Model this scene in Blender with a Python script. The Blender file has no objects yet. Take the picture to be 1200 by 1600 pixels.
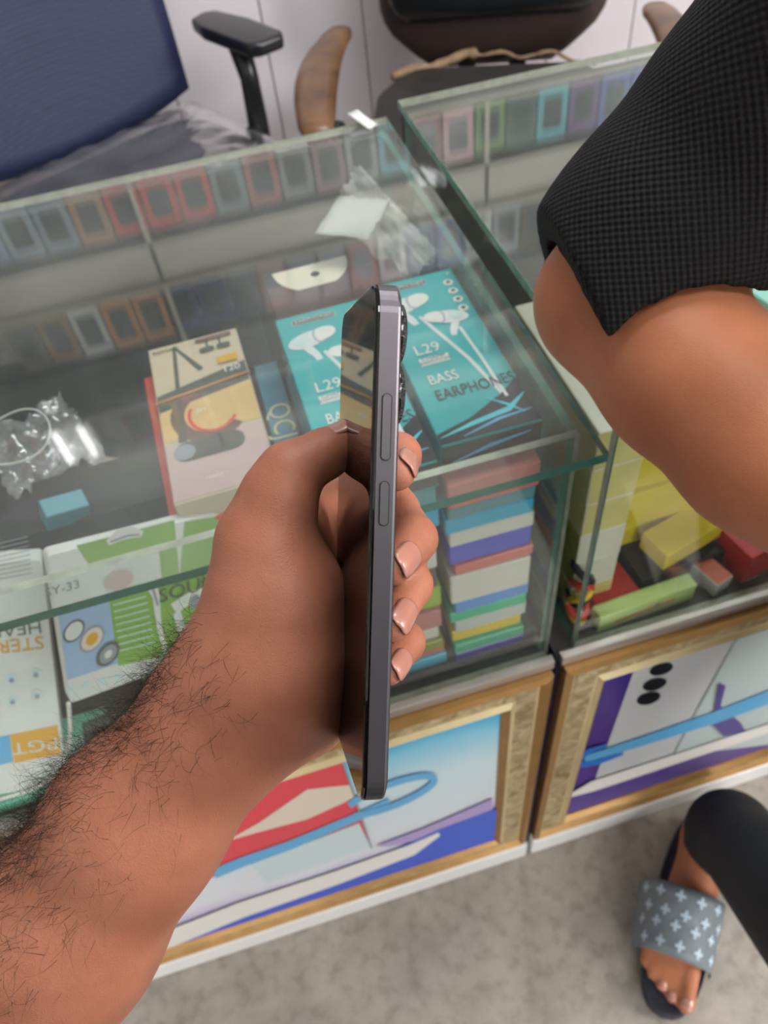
import bpy, bmesh, math, random
import numpy as np
from mathutils import Vector, Matrix, noise
random.seed(7)
rng = np.random.default_rng(7)
SC = bpy.context.scene
COL = SC.collection

# ------------------------------------------------------------------ camera
ROT = np.array([[.9582, -.2706, -.0925], [-.2676, -.7330, -.6254], [.1014, .6240, -.7748]])
def _rot(r):
    th = np.linalg.norm(r); k = r / th
    K = np.array([[0, -k[2], k[1]], [k[2], 0, -k[0]], [-k[1], k[0], 0]])
    return np.eye(3) + np.sin(th) * K + (1 - np.cos(th)) * K @ K
ROT = _rot(np.array([2.42788175, -0.37743343, 0.0066552]))          # world -> camera (x right, y down, z forward)
CAM = np.array([-0.18499654, -0.30958818, 1.28832894])
F = 1200.0
cam_data = bpy.data.cameras.new('camera')
cam = bpy.data.objects.new('camera', cam_data); COL.objects.link(cam)
cam_data.sensor_fit = 'VERTICAL'; cam_data.sensor_height = 36.0; cam_data.sensor_width = 27.0
cam_data.lens = 36.0 * F / 1600.0
cam_data.clip_start = 0.01
Rt = ROT.T
cam.matrix_world = Matrix(((Rt[0, 0], -Rt[0, 1], -Rt[0, 2], CAM[0]), (Rt[1, 0], -Rt[1, 1], -Rt[1, 2], CAM[1]),
                           (Rt[2, 0], -Rt[2, 1], -Rt[2, 2], CAM[2]), (0, 0, 0, 1)))
cam_data.dof.use_dof = True; cam_data.dof.focus_distance = 0.27; cam_data.dof.aperture_fstop = 15.0
SC.camera = cam
# ------------------------------------------------------------------ light and exposure
W = bpy.data.worlds.new('world'); SC.world = W; W.use_nodes = True
W.node_tree.nodes['Background'].inputs[0].default_value = (0.88, 0.94, 1.0, 1)
W.node_tree.nodes['Background'].inputs[1].default_value = 0.75
def area(name, loc, target, sx, sy, power, color):
    L = bpy.data.lights.new(name, 'AREA'); L.shape = 'RECTANGLE'; L.size = sx; L.size_y = sy; L.energy = power; L.color = color
    o = bpy.data.objects.new(name, L); COL.objects.link(o); o.location = loc
    o.rotation_euler = (Vector(target) - Vector(loc)).to_track_quat('-Z', 'Y').to_euler(); return o
area('shop_front_daylight', (.3, -3.2, 1.9), (-.1, .2, .9), 3.2, 2.2, 100, (1.0, .98, .95))
area('added_side_light', (2.8, -1.3, 1.8), (.1, 0, .6), 0.8, 1.2, 90, (1.0, .97, .93))  # light added from the right for the leg shadow; no door stands there
area('ceiling_light_front', (.8, -.85, 2.62), (.7, -.7, 0), 1.2, .4, 17, (.97, .99, 1.0))
area('ceiling_light_rear', (.5, .75, 2.62), (.5, .9, 0), 1.3, .5, 26, (.97, .99, 1.0))
SC.view_settings.view_transform = 'Standard'; SC.view_settings.look = 'None'
SC.view_settings.gamma = 1.0; SC.view_settings.use_curve_mapping = False; SC.view_settings.exposure = 0.1
try:
    SC.cycles.transparent_max_bounces = 32; SC.cycles.max_bounces = 8; SC.cycles.diffuse_bounces = 3; SC.cycles.glossy_bounces = 4; SC.cycles.adaptive_threshold = .05; SC.cycles.adaptive_min_samples = 12; SC.cycles.use_denoising = True
except Exception:
    pass

# ------------------------------------------------------------------ geometry helpers
def ray(u, v): return ROT.T @ np.array([(u - 600) / F, (v - 800) / F, 1.0])
def cw(u, v, d): return Vector(CAM + ray(u, v) * d)                   # photo pixel and depth to a point in the place
def onz(u, v, z): d = ray(u, v); return Vector(CAM + d * (z - CAM[2]) / d[2])
def ony(u, v, y): d = ray(u, v); return Vector(CAM + d * (y - CAM[1]) / d[1])

def srgb(r, g, b):
    f = lambda c: (c / 255 / 12.92) if c / 255 <= .04045 else ((c / 255 + .055) / 1.055) ** 2.4
    return (f(r), f(g), f(b), 1)

MATS = {}
def mat(name, col=(200, 200, 200), rough=.5, metal=0., spec=.5, noise_amt=0., noise_scale=40., bump=0., bump_scale=200., col2=None, clear=0., coat_rough=.05):
    if name in MATS: return MATS[name]
    m = bpy.data.materials.new(name); m.use_nodes = True; MATS[name] = m
    nt = m.node_tree; b = nt.nodes['Principled BSDF']
    b.inputs['Base Color'].default_value = srgb(*col); b.inputs['Roughness'].default_value = rough
    b.inputs['Metallic'].default_value = metal; b.inputs['Specular IOR Level'].default_value = spec
    if clear: b.inputs['Coat Weight'].default_value = clear; b.inputs['Coat Roughness'].default_value = coat_rough
    if noise_amt or bump or col2:
        tc = nt.nodes.new('ShaderNodeTexCoord')
        if noise_amt or col2:
            n = nt.nodes.new('ShaderNodeTexNoise'); n.inputs['Scale'].default_value = noise_scale; n.inputs['Detail'].default_value = 5
            nt.links.new(tc.outputs['Object'], n.inputs['Vector'])
            r = nt.nodes.new('ShaderNodeValToRGB'); r.color_ramp.elements[0].position = .3; r.color_ramp.elements[1].position = .7
            c = srgb(*col); c2 = srgb(*col2) if col2 else tuple(x * (1 - noise_amt) for x in c[:3]) + (1,)
            r.color_ramp.elements[0].color = c2; r.color_ramp.elements[1].color = c
            nt.links.new(n.outputs['Fac'], r.inputs['Fac']); nt.links.new(r.outputs['Color'], b.inputs['Base Color'])
        if bump:
            n2 = nt.nodes.new('ShaderNodeTexNoise'); n2.inputs['Scale'].default_value = bump_scale; n2.inputs['Detail'].default_value = 4
            nt.links.new(tc.outputs['Object'], n2.inputs['Vector'])
            bp = nt.nodes.new('ShaderNodeBump'); bp.inputs['Strength'].default_value = bump; bp.inputs['Distance'].default_value = .002
            nt.links.new(n2.outputs['Fac'], bp.inputs['Height']); nt.links.new(bp.outputs['Normal'], b.inputs['Normal'])
    return m

def glass_mat(name, tint=(.93, .97, .95), dust=.05, refl=1.0, rough=.0, dustcol=(200, 205, 200), streak=0.):
    """clear sheet: transparent body, Schlick mirror reflection on each face, thin film of dust"""
    m = bpy.data.materials.new(name); m.use_nodes = True; nt = m.node_tree; nt.nodes.clear(); N = nt.nodes.new; L = nt.links.new
    out = N('ShaderNodeOutputMaterial'); tr = N('ShaderNodeBsdfTransparent'); tr.inputs[0].default_value = (*tint, 1)
    gl = N('ShaderNodeBsdfGlossy'); gl.inputs['Roughness'].default_value = rough
    df = N('ShaderNodeBsdfDiffuse'); df.inputs[0].default_value = srgb(*dustcol)
    lw = N('ShaderNodeLayerWeight'); lw.inputs['Blend'].default_value = .5
    p = N('ShaderNodeMath'); p.operation = 'POWER'; p.inputs[1].default_value = 5; L(lw.outputs['Facing'], p.inputs[0])
    ma = N('ShaderNodeMath'); ma.operation = 'MULTIPLY_ADD'; ma.inputs[1].default_value = .95 * refl; ma.inputs[2].default_value = .045 * refl
    L(p.outputs[0], ma.inputs[0]); ma.use_clamp = True
    mx = N('ShaderNodeMixShader'); L(ma.outputs[0], mx.inputs[0]); L(tr.outputs[0], mx.inputs[1]); L(gl.outputs[0], mx.inputs[2])
    md = N('ShaderNodeMixShader'); L(mx.outputs[0], md.inputs[1]); L(df.outputs[0], md.inputs[2])
    tc = N('ShaderNodeTexCoord'); no = N('ShaderNodeTexNoise'); no.inputs['Scale'].default_value = 9; no.inputs['Detail'].default_value = 8
    L(tc.outputs['Object'], no.inputs['Vector'])
    mr = N('ShaderNodeMapRange'); mr.inputs[1].default_value = .35; mr.inputs[2].default_value = .75
    mr.inputs[3].default_value = dust * .45; mr.inputs[4].default_value = dust * 1.6
    L(no.outputs['Fac'], mr.inputs[0]); last = mr.outputs[0]
    if streak:
        mp = N('ShaderNodeMapping'); mp.inputs['Rotation'].default_value = (0, 0, .9); mp.inputs['Scale'].default_value = (4, 160, 4)
        L(tc.outputs['Object'], mp.inputs[0]); n2 = N('ShaderNodeTexNoise'); n2.inputs['Scale'].default_value = 6; L(mp.outputs[0], n2.inputs['Vector'])
        r2 = N('ShaderNodeMapRange'); r2.inputs[1].default_value = .68; r2.inputs[2].default_value = .78; r2.inputs[3].default_value = 0; r2.inputs[4].default_value = streak
        L(n2.outputs['Fac'], r2.inputs[0]); ad = N('ShaderNodeMath'); ad.operation = 'ADD'; L(last, ad.inputs[0]); L(r2.outputs[0], ad.inputs[1]); last = ad.outputs[0]
    L(last, md.inputs[0]); L(md.outputs[0], out.inputs['Surface']); MATS[name] = m; return m

def tag(o, label=None, cat=None, group=None, kind=None):
    if label: o['label'] = label
    if cat: o['category'] = cat
    if group: o['group'] = group
    if kind: o['kind'] = kind
    return o
def link_mesh(name, me, mats=None, parent=None, smooth=False):
    o = bpy.data.objects.new(name, me); COL.objects.link(o)
    for m in (mats if isinstance(mats, (list, tuple)) else [mats]):
        if m is not None: me.materials.append(m)
    if smooth: me.polygons.foreach_set('use_smooth', [True] * len(me.polygons))
    if parent is not None: o.parent = parent
    return o
def empty(name, loc=(0, 0, 0), rz=0, label=None, cat=None, group=None):
    o = bpy.data.objects.new(name, None); COL.objects.link(o); o.location = loc; o.rotation_euler = (0, 0, rz)
    o.empty_display_size = .05
    return tag(o, label, cat, group)

class MB:
    """collects shapes for ONE mesh object"""
    def __init__(s): s.v = []; s.f = []; s.mi = []
    def add(s, vs, fs, mi=0):
        n = len(s.v); s.v += [tuple(v) for v in vs]; s.f += [tuple(i + n for i in f) for f in fs]; s.mi += [mi] * len(fs); return s
    def box(s, x0, x1, y0, y1, z0, z1, mi=0, M=None, face_mi=None):
        vs = [Vector(p) for p in ((x0, y0, z0), (x1, y0, z0), (x1, y1, z0), (x0, y1, z0), (x0, y0, z1), (x1, y0, z1), (x1, y1, z1), (x0, y1, z1))]
        if M is not None: vs = [M @ v for v in vs]
        fs = [(0, 3, 2, 1), (4, 5, 6, 7), (0, 1, 5, 4), (1, 2, 6, 5), (2, 3, 7, 6), (3, 0, 4, 7)]   # bottom top front right back left
        n = len(s.v); s.v += [tuple(v) for v in vs]; s.f += [tuple(i + n for i in f) for f in fs]
        s.mi += face_mi if face_mi else [mi] * 6; return s
    def prism(s, pts, z0, z1, M=None, mi=0):
        n = len(pts); vs = [Vector((x, y, z0)) for x, y in pts] + [Vector((x, y, z1)) for x, y in pts]
        if M is not None: vs = [M @ v for v in vs]
        fs = [tuple(range(n - 1, -1, -1)), tuple(range(n, 2 * n))] + [(i, (i + 1) % n, n + (i + 1) % n, n + i) for i in range(n)]
        return s.add(vs, fs, mi)
    def tube(s, path, rad, n=8, mi=0, cap=True):
        path = [Vector(p) for p in path]; rings = []; m = len(path)
        rad = [rad] * m if not isinstance(rad, (list, tuple)) else rad
        t0 = (path[1] - path[0]).normalized(); ref = t0.orthogonal().normalized()
        vs = []; fs = []
        for i, p in enumerate(path):
            t = (path[min(i + 1, m - 1)] - path[max(i - 1, 0)]).normalized()
            ref = (ref - t * ref.dot(t)).normalized(); b = t.cross(ref)
            vs += [p + (ref * math.cos(a) + b * math.sin(a)) * rad[i] for a in (2 * math.pi * k / n for k in range(n))]
        for i in range(m - 1):
            for k in range(n): fs.append((i * n + k, i * n + (k + 1) % n, (i + 1) * n + (k + 1) % n, (i + 1) * n + k))
        if cap: fs += [tuple(range(n - 1, -1, -1)), tuple((m - 1) * n + k for k in range(n))]
        return s.add(vs, fs, mi)
    def loft(s, rings, mi=0, cap=True):
        n = len(rings[0]); vs = [p for r in rings for p in r]; fs = []
        for i in range(len(rings) - 1):
            for k in range(n): fs.append((i * n + k, i * n + (k + 1) % n, (i + 1) * n + (k + 1) % n, (i + 1) * n + k))
        if cap: fs += [tuple(range(n - 1, -1, -1)), tuple((len(rings) - 1) * n + k for k in range(n))]
        return s.add(vs, fs, mi)
    def mesh(s, name, bevel=0., seg=2, fixn=True):
        me = bpy.data.meshes.new(name); me.from_pydata(s.v, [], s.f); me.polygons.foreach_set('material_index', s.mi)
        if bevel or fixn:
            bm = bmesh.new(); bm.from_mesh(me)
            if fixn: bmesh.ops.recalc_face_normals(bm, faces=bm.faces)
            if bevel: bmesh.ops.bevel(bm, geom=bm.edges, offset=bevel, segments=seg, affect='EDGES', profile=.6, clamp_overlap=True)
            bm.to_mesh(me); bm.free()
        me.update(); return me
    def build(s, name, mats, parent=None, bevel=0., seg=2, smooth=False, fixn=True):
        return link_mesh(name, s.mesh(name, bevel, seg, fixn), mats, parent, smooth)

def ngon(cx, cy, rx, ry, n=24, a0=0., a1=2 * math.pi, rot=0.):
    full = abs(a1 - a0 - 2 * math.pi) < 1e-6; out = []
    for i in range(n if full else n + 1):
        a = a0 + (a1 - a0) * i / n; x, y = rx * math.cos(a), ry * math.sin(a)
        out.append((cx + x * math.cos(rot) - y * math.sin(rot), cy + x * math.sin(rot) + y * math.cos(rot)))
    return out
def rrect(x0, x1, y0, y1, r, n=4):
    o = []
    for cx, cy, a in ((x1 - r, y1 - r, 0), (x0 + r, y1 - r, .5), (x0 + r, y0 + r, 1), (x1 - r, y0 + r, 1.5)):
        for i in range(n + 1): t = (a + .5 * i / n) * math.pi; o.append((cx + r * math.cos(t), cy + r * math.sin(t)))
    return o
def strip(pts, w):
    """flat ribbon polygon along 2D points"""
    L, R_ = [], []; w = w if isinstance(w, (list, tuple)) else [w] * len(pts)
    for i, p in enumerate(pts):
        a = Vector(pts[max(i - 1, 0)]); b = Vector(pts[min(i + 1, len(pts) - 1)]); t = (b - a).normalized(); n = Vector((-t.y, t.x))
        L.append(tuple(Vector(p) + n * w[i] / 2)); R_.append(tuple(Vector(p) - n * w[i] / 2))
    return L + R_[::-1]

def decals(name, items, T, parent, off=.0003):
    """printed shapes: items = [(2D polygon, material)], laid on the plane T, each a hair above the last"""
    mb = MB(); ms = []
    for i, (pts, m) in enumerate(items):
        if m not in ms: ms.append(m)
        z = off * (1 + .25 * i)
        mb.add([T @ Vector((x, y, z)) for x, y in pts], [tuple(range(len(pts)))], ms.index(m))
    return mb.build(name, ms, parent, fixn=False)
_tx = {}
def text(name, s, size, pos, T, m, parent, rot=0., sx=1., align='CENTER', off=.0008, shear=0., outline=0.):
    key = (s, align, shear, outline)
    if key not in _tx:
        cu = bpy.data.curves.new('t', 'FONT'); cu.body = s; cu.align_x = align; cu.align_y = 'CENTER'; cu.shear = shear; cu.resolution_u = 3
        cu.offset = outline
        o = bpy.data.objects.new('t', cu); COL.objects.link(o); dg = bpy.context.evaluated_depsgraph_get()
        me = bpy.data.meshes.new_from_object(o.evaluated_get(dg)); bpy.data.objects.remove(o); bpy.data.curves.remove(cu)
        _tx[key] = me
    me = _tx[key].copy(); me.materials.clear()
    M = T @ Matrix.Translation((pos[0], pos[1], off)) @ Matrix.Rotation(rot, 4, 'Z') @ Matrix.Diagonal((size * sx, size, 1, 1))
    me.transform(M); return link_mesh(name, me, m, parent)

def face_top(h): return Matrix.Translation((0, 0, h))
def face_front(d): return Matrix.Translation((0, -d / 2, 0)) @ Matrix.Rotation(math.pi / 2, 4, 'X')       # u = x, v = z
def face_left(w): return Matrix.Translation((-w / 2, 0, 0)) @ Matrix(((0, 0, -1, 0), (-1, 0, 0, 0), (0, 1, 0, 0), (0, 0, 0, 1)))

def carton(name, label, cat, loc, size, rz=0., mats=None, group=None, bevel=.0008, tilt=None):
    """closed cardboard carton, origin at the middle of its underside; mats = one material or 6 (bottom top front right back left)"""
    w, d, h = size; mb = MB(); ms = mats if isinstance(mats, (list, tuple)) else [mats]
    mb.box(-w / 2, w / 2, -d / 2, d / 2, 0, h, face_mi=list(range(6)) if len(ms) == 6 else None)
    o = mb.build(name, ms, None, bevel=bevel, seg=1)
    o.location = loc; o.rotation_euler = tilt if tilt else (0, 0, rz)
    return tag(o, label, cat, group)

# ------------------------------------------------------------------ implicit surfaces for bodies
class SDF:
    def __init__(s, lo, hi, h):
        s.lo = np.array(lo, np.float32); s.h = h; s.n = np.ceil((np.array(hi) - lo) / h).astype(int) + 1
        s.F = np.full(s.n, 1.0, np.float32)
    def region(s, lo, hi):
        a = np.clip(np.floor((lo - s.lo) / s.h).astype(int), 0, s.n - 1); b = np.clip(np.ceil((hi - s.lo) / s.h).astype(int) + 1, 1, s.n)
        sl = tuple(slice(a[i], max(b[i], a[i] + 1)) for i in range(3))
        ax = [s.lo[i] + s.h * np.arange(sl[i].start, sl[i].stop, dtype=np.float32) for i in range(3)]
        return sl, (ax[0][:, None, None], ax[1][None, :, None], ax[2][None, None, :])
    def smin(s, sl, d, k):
        A = s.F[sl]
        if k <= 0: s.F[sl] = np.minimum(A, d)
        else:
            h = np.maximum(k - np.abs(A - d), 0) / k; s.F[sl] = np.minimum(A, d) - h * h * k * .25
    def cone(s, a, b, ra, rb, k=.005):
        a = np.array(a, np.float32); b = np.array(b, np.float32); m = max(ra, rb) + k + 4 * s.h
        sl, (X, Y, Z) = s.region(np.minimum(a, b) - m, np.maximum(a, b) + m); ba = b - a; L = float(ba @ ba) + 1e-12
        t = np.clip(((X - a[0]) * ba[0] + (Y - a[1]) * ba[1] + (Z - a[2]) * ba[2]) / L, 0, 1)
        d = np.sqrt((X - a[0] - t * ba[0]) ** 2 + (Y - a[1] - t * ba[1]) ** 2 + (Z - a[2] - t * ba[2]) ** 2) - (ra + t * (rb - ra))
        s.smin(sl, d, k); return s
    def chain(s, pts, k=.005):
        for (a, ra), (b, rb) in zip(pts[:-1], pts[1:]): s.cone(a, b, ra, rb, k)
        return s
    def ell(s, c, r, axes=None, k=.005):
        c = np.array(c, np.float32); r = np.array(r, np.float32); m = float(r.max()) + k + 4 * s.h
        sl, (X, Y, Z) = s.region(c - m, c + m); X = X - c[0]; Y = Y - c[1]; Z = Z - c[2]
        A = np.eye(3) if axes is None else np.array(axes)
        q = [(X * A[i][0] + Y * A[i][1] + Z * A[i][2]) for i in range(3)]
        k0 = np.sqrt(sum((q[i] / r[i]) ** 2 for i in range(3))) + 1e-6; k1 = np.sqrt(sum((q[i] / r[i] ** 2) ** 2 for i in range(3))) + 1e-6
        s.smin(sl, k0 * (k0 - 1) / k1, k); return s
    def cut(s, p, n):
        """remove everything on the side n points to"""
        _, (X, Y, Z) = s.region(s.lo, s.lo + s.h * (s.n - 1)); n = np.array(n, float); n /= np.linalg.norm(n)
        s.F = np.maximum(s.F, ((X - p[0]) * n[0] + (Y - p[1]) * n[1] + (Z - p[2]) * n[2]).astype(np.float32)); return s
    def mesh(s, name, smooth=2, origin=(0, 0, 0)):
        Fl = s.F; S = Fl < 0; nx, ny, nz = s.n
        c = np.zeros((nx - 1, ny - 1, nz - 1), np.int8)
        for dx in (0, 1):
            for dy in (0, 1):
                for dz in (0, 1): c += S[dx:nx - 1 + dx, dy:ny - 1 + dy, dz:nz - 1 + dz]
        idx = np.argwhere((c > 0) & (c < 8)); ids = np.full(c.shape, -1, np.int32); ids[tuple(idx.T)] = np.arange(len(idx))
        acc = np.zeros((len(idx), 3)); cnt = np.zeros(len(idx)); corners = [(x, y, z) for x in (0, 1) for y in (0, 1) for z in (0, 1)]
        val = {q: Fl[idx[:, 0] + q[0], idx[:, 1] + q[1], idx[:, 2] + q[2]] for q in corners}
        for q in corners:
            for ax in range(3):
                if q[ax] == 0:
                    r = list(q); r[ax] = 1; r = tuple(r); a, b = val[q], val[r]; m = (a < 0) != (b < 0)
                    t = np.where(m, a / np.where(m, a - b, 1), 0); p = np.tile(np.array(q, float), (len(idx), 1)); p[:, ax] += t
                    acc[m] += p[m]; cnt[m] += 1
        V = (idx + acc / cnt[:, None]) * s.h + s.lo
        quads = []
        for ax in range(3):
            sl0 = [slice(None)] * 3; sl1 = [slice(None)] * 3; sl0[ax] = slice(0, -1); sl1[ax] = slice(1, None)
            e = np.argwhere(S[tuple(sl0)] != S[tuple(sl1)]); u, v = (ax + 1) % 3, (ax + 2) % 3
            e = e[(e[:, u] > 0) & (e[:, v] > 0) & (e[:, u] < s.n[u] - 1) & (e[:, v] < s.n[v] - 1)]
            def cell(du, dv): q = e.copy(); q[:, u] -= du; q[:, v] -= dv; return ids[tuple(q.T)]
            Q = np.stack([cell(1, 1), cell(0, 1), cell(0, 0), cell(1, 0)], 1)
            flip = ~S[tuple(e.T)]; Q[flip] = Q[flip][:, ::-1]; quads.append(Q)
        Q = np.concatenate(quads); Q = Q[(Q >= 0).all(1)]
        for _ in range(smooth):
            A = np.zeros_like(V); C = np.zeros(len(V))
            for i in range(4):
                for j in (1, 3): np.add.at(A, Q[:, i], V[Q[:, (i + j) % 4]]); np.add.at(C, Q[:, i], 1)
            C[C == 0] = 1; V = V * .4 + (A / C[:, None]) * .6
        V -= np.array(origin)
        me = bpy.data.meshes.new(name); me.vertices.add(len(V)); me.vertices.foreach_set('co', V.astype(np.float32).ravel())
        me.loops.add(Q.size); me.loops.foreach_set('vertex_index', Q.astype(np.int32).ravel())
        me.polygons.add(len(Q)); me.polygons.foreach_set('loop_start', np.arange(0, Q.size, 4, dtype=np.int32))
        me.polygons.foreach_set('use_smooth', np.ones(len(Q), bool)); me.update(); me.validate()
        return me

# ================================================================== the setting
def onplane(u, v, p0, n):
    d = Vector(ray(u, v)); n = Vector(n); return Vector(CAM) + d * ((Vector(p0) - Vector(CAM)).dot(n) / d.dot(n))

def concrete():
    m = bpy.data.materials.new('worn_concrete'); m.use_nodes = True; nt = m.node_tree; b = nt.nodes['Principled BSDF']; N = nt.nodes.new; L = nt.links.new
    tc = N('ShaderNodeTexCoord'); n1 = N('ShaderNodeTexNoise'); n1.inputs['Scale'].default_value = 7; n1.inputs['Detail'].default_value = 9; n1.inputs['Roughness'].default_value = .65
    n2 = N('ShaderNodeTexNoise'); n2.inputs['Scale'].default_value = 45; n2.inputs['Detail'].default_value = 6
    L(tc.outputs['Object'], n1.inputs['Vector']); L(tc.outputs['Object'], n2.inputs['Vector'])
    r = N('ShaderNodeValToRGB'); e = r.color_ramp.elements; e[0].position = .32; e[0].color = srgb(140, 133, 124); e[1].position = .66; e[1].color = srgb(176, 168, 158)
    L(n1.outputs['Fac'], r.inputs[0])
    mx = N('ShaderNodeMix'); mx.data_type = 'RGBA'; mx.blend_type = 'MULTIPLY'; mx.inputs[0].default_value = .55
    r2 = N('ShaderNodeValToRGB'); r2.color_ramp.elements[0].position = .34; r2.color_ramp.elements[0].color = (.62, .6, .58, 1); r2.color_ramp.elements[1].position = .52
    L(n2.outputs['Fac'], r2.inputs[0]); L(r.outputs[0], mx.inputs['A']); L(r2.outputs[0], mx.inputs['B']); L(mx.outputs['Result'], b.inputs['Base Color'])
    bp = N('ShaderNodeBump'); bp.inputs['Strength'].default_value = .5; bp.inputs['Distance'].default_value = .006; L(n1.outputs['Fac'], bp.inputs['Height']); L(bp.outputs[0], b.inputs['Normal'])
    b.inputs['Roughness'].default_value = .75; return m
M_floor = concrete()
X0, X1, Y0, Y1, ZC = -2.3, 3.0, -3.4, 1.9, 2.75
tag(MB().box(X0, X1, Y0, Y1, -.05, 0).build('floor', M_floor), kind='structure')
M_ceil = mat('ceiling_paint', (196, 194, 190), .8, noise_amt=.05, noise_scale=3)
tag(MB().box(X0, X1, Y0, Y1 + .1, ZC, ZC + .05).build('ceiling', M_ceil), kind='structure')
M_wall = mat('white_wall_panel', (208, 201, 207), .45, noise_amt=.09, noise_scale=4)
M_seam = mat('wall_seam', (120, 112, 118), .8)
M_side = mat('side_wall_paint', (205, 200, 192), .7, noise_amt=.06, noise_scale=3)
wb = tag(MB().box(X0, X1, Y1 + .012, Y1 + .1, 0, ZC).build('wall_back', M_seam), kind='structure')
x = .05 - 9 * .262
pan = None
while x < X1 - .1:
    if pan is None:
        mb = MB().box(.0015, .2605, 0, .012, 0, ZC); pan = mb.build('panel', M_wall, wb, bevel=.002, seg=1); pan.location = (x, Y1, 0)
    else:
        o = pan.copy(); COL.objects.link(o); o.location = (x, Y1, 0)
    x += .262
tag(MB().box(X0 - .1, X0, Y0, Y1 + .1, 0, ZC).build('wall_left', M_side), kind='structure')
tag(MB().box(X1, X1 + .1, Y0, Y1 + .1, 0, ZC).build('wall_right', M_side), kind='structure')

# ceiling lamps (the lights the room has)
M_emit = bpy.data.materials.new('lamp_glow'); M_emit.use_nodes = True
_e = M_emit.node_tree.nodes['Principled BSDF']; _e.inputs['Emission Color'].default_value = (1, 1, 1, 1); _e.inputs['Emission Strength'].default_value = 2.5
M_white = mat('white_plastic', (235, 235, 232), .35)
for (lx, ly, lab) in ((.8, -.85, 'flat white ceiling lamp above the open shop front'), (.5, .75, 'flat white ceiling lamp above the two chairs')):
    t = empty('ceiling_lamp', (lx, ly, ZC), 0, lab, 'lamp', 'ceiling lamps')
    MB().box(-.68, .68, -.28, .28, -.05, 0).build('housing', M_white, t, bevel=.006)
    MB().box(-.65, .65, -.25, .25, -.056, -.0505).build('diffuser', M_emit, t)

# ------------------------------------------------------------------ display cases
M_topglass = glass_mat('top_glass', (.955, .975, .965), .06, 1.15, 0, streak=.10)
M_sideglass = glass_mat('side_glass', (.95, .975, .965), .02)
M_edge = mat('glass_edge_green', (168, 214, 194), .12, spec=.8, noise_amt=.45, noise_scale=60)
M_edge_d = mat('glass_edge_dark_green', (70, 116, 102), .12, spec=.8, noise_amt=.3, noise_scale=40)
M_edge_w = mat('glass_edge_taped', (186, 192, 176), .35, noise_amt=.35, noise_scale=90)
M_navy = mat('navy_laminate', (44, 48, 88), .4, noise_amt=.3)
M_deck = mat('dark_deck_board', (66, 62, 58), .6, noise_amt=.2, bump=.1)
M_back = mat('case_back_board', (74, 74, 70), .6, noise_amt=.2, noise_scale=8)
M_trim = mat('brushed_aluminium', (176, 170, 164), .35, metal=.7)
M_skirt = mat('white_skirting', (240, 240, 238), .4, noise_amt=.05, noise_scale=12)
M_goldr = mat('gold_ridge', (176, 134, 78), .35, metal=.45, noise_amt=.2)
M_cream = mat('cream_gold_lip', (214, 196, 152), .4, metal=.2, noise_amt=.15)
def carved():
    m = bpy.data.materials.new('carved_gold_band'); m.use_nodes = True; nt = m.node_tree; b = nt.nodes['Principled BSDF']; N = nt.nodes.new; L = nt.links.new
    tc = N('ShaderNodeTexCoord'); vo = N('ShaderNodeTexVoronoi'); vo.inputs['Scale'].default_value = 75; vo.feature = 'SMOOTH_F1'
    no = N('ShaderNodeTexNoise'); no.inputs['Scale'].default_value = 60; L(tc.outputs['Object'], no.inputs['Vector'])
    ad = N('ShaderNodeMix'); ad.data_type = 'VECTOR'; ad.inputs['Factor'].default_value = .04; L(tc.outputs['Object'], ad.inputs['A']); L(no.outputs['Color'], ad.inputs['B'])
    L(ad.outputs['Result'], vo.inputs['Vector'])
    r = N('ShaderNodeValToRGB'); e = r.color_ramp.elements; e[0].position = .15; e[0].color = srgb(206, 188, 148); e[1].position = .75; e[1].color = srgb(146, 122, 82)
    L(vo.outputs['Distance'], r.inputs[0]); L(r.outputs[0], b.inputs['Base Color'])
    bp = N('ShaderNodeBump'); bp.invert = True; bp.inputs['Strength'].default_value = .8; bp.inputs['Distance'].default_value = .004; L(vo.outputs['Distance'], bp.inputs['Height']); L(bp.outputs[0], b.inputs['Normal'])
    b.inputs['Roughness'].default_value = .45; b.inputs['Metallic'].default_value = .25; return m
M_carved = carved()

def sheet(name, x0, x1, y0, y1, z0, z1, parent, thin, m, edge, back=None):
    """glass sheet: the two big faces are clear, the cut edges green. thin = axis of the thickness"""
    fm = {'z': [0, 0, 1, 1, 2 if back else 1, 1], 'y': [1, 1, 0, 1, 0, 1], 'x': [1, 1, 1, 0, 1, 0]}[thin]
    return MB().box(x0, x1, y0, y1, z0, z1, face_mi=fm).build(name, [m, edge] + ([back] if back else []), parent)

def gold_frame(parent, x0, x1, z0, z1, w, yf):
    fr = MB().box(x0 + .004, x1 - .004, yf, yf + .004, z0 + .004, z1 - .004).build('picture_frame', M_goldr, parent)
    prof = [(0, 0), (0, .013), (.007, .016), (.011, .009), (.013, .009), (.036, .010), (.039, .010), (.043, .015), (w, .008), (w, 0)]
    pm = [0, 0, 0, 1, 2, 1, 1, 0, 0]
    corners = [(x0, z0, 1, 1), (x1, z0, -1, 1), (x1, z1, -1, -1), (x0, z1, 1, -1)]
    for i in range(4):
        a, b = corners[i], corners[(i + 1) % 4]; mb = MB(); n = len(prof)
        ra = [(a[0] + a[2] * p, yf - q, a[1] + a[3] * p) for p, q in prof]; rb = [(b[0] + b[2] * p, yf - q, b[1] + b[3] * p) for p, q in prof]
        for k in range(n - 1): mb.add([ra[k], ra[k + 1], rb[k + 1], rb[k]], [(0, 1, 2, 3)], pm[k])
        mb.build('rail', [M_goldr, M_cream, M_carved], fr, fixn=True)
    return fr

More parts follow.
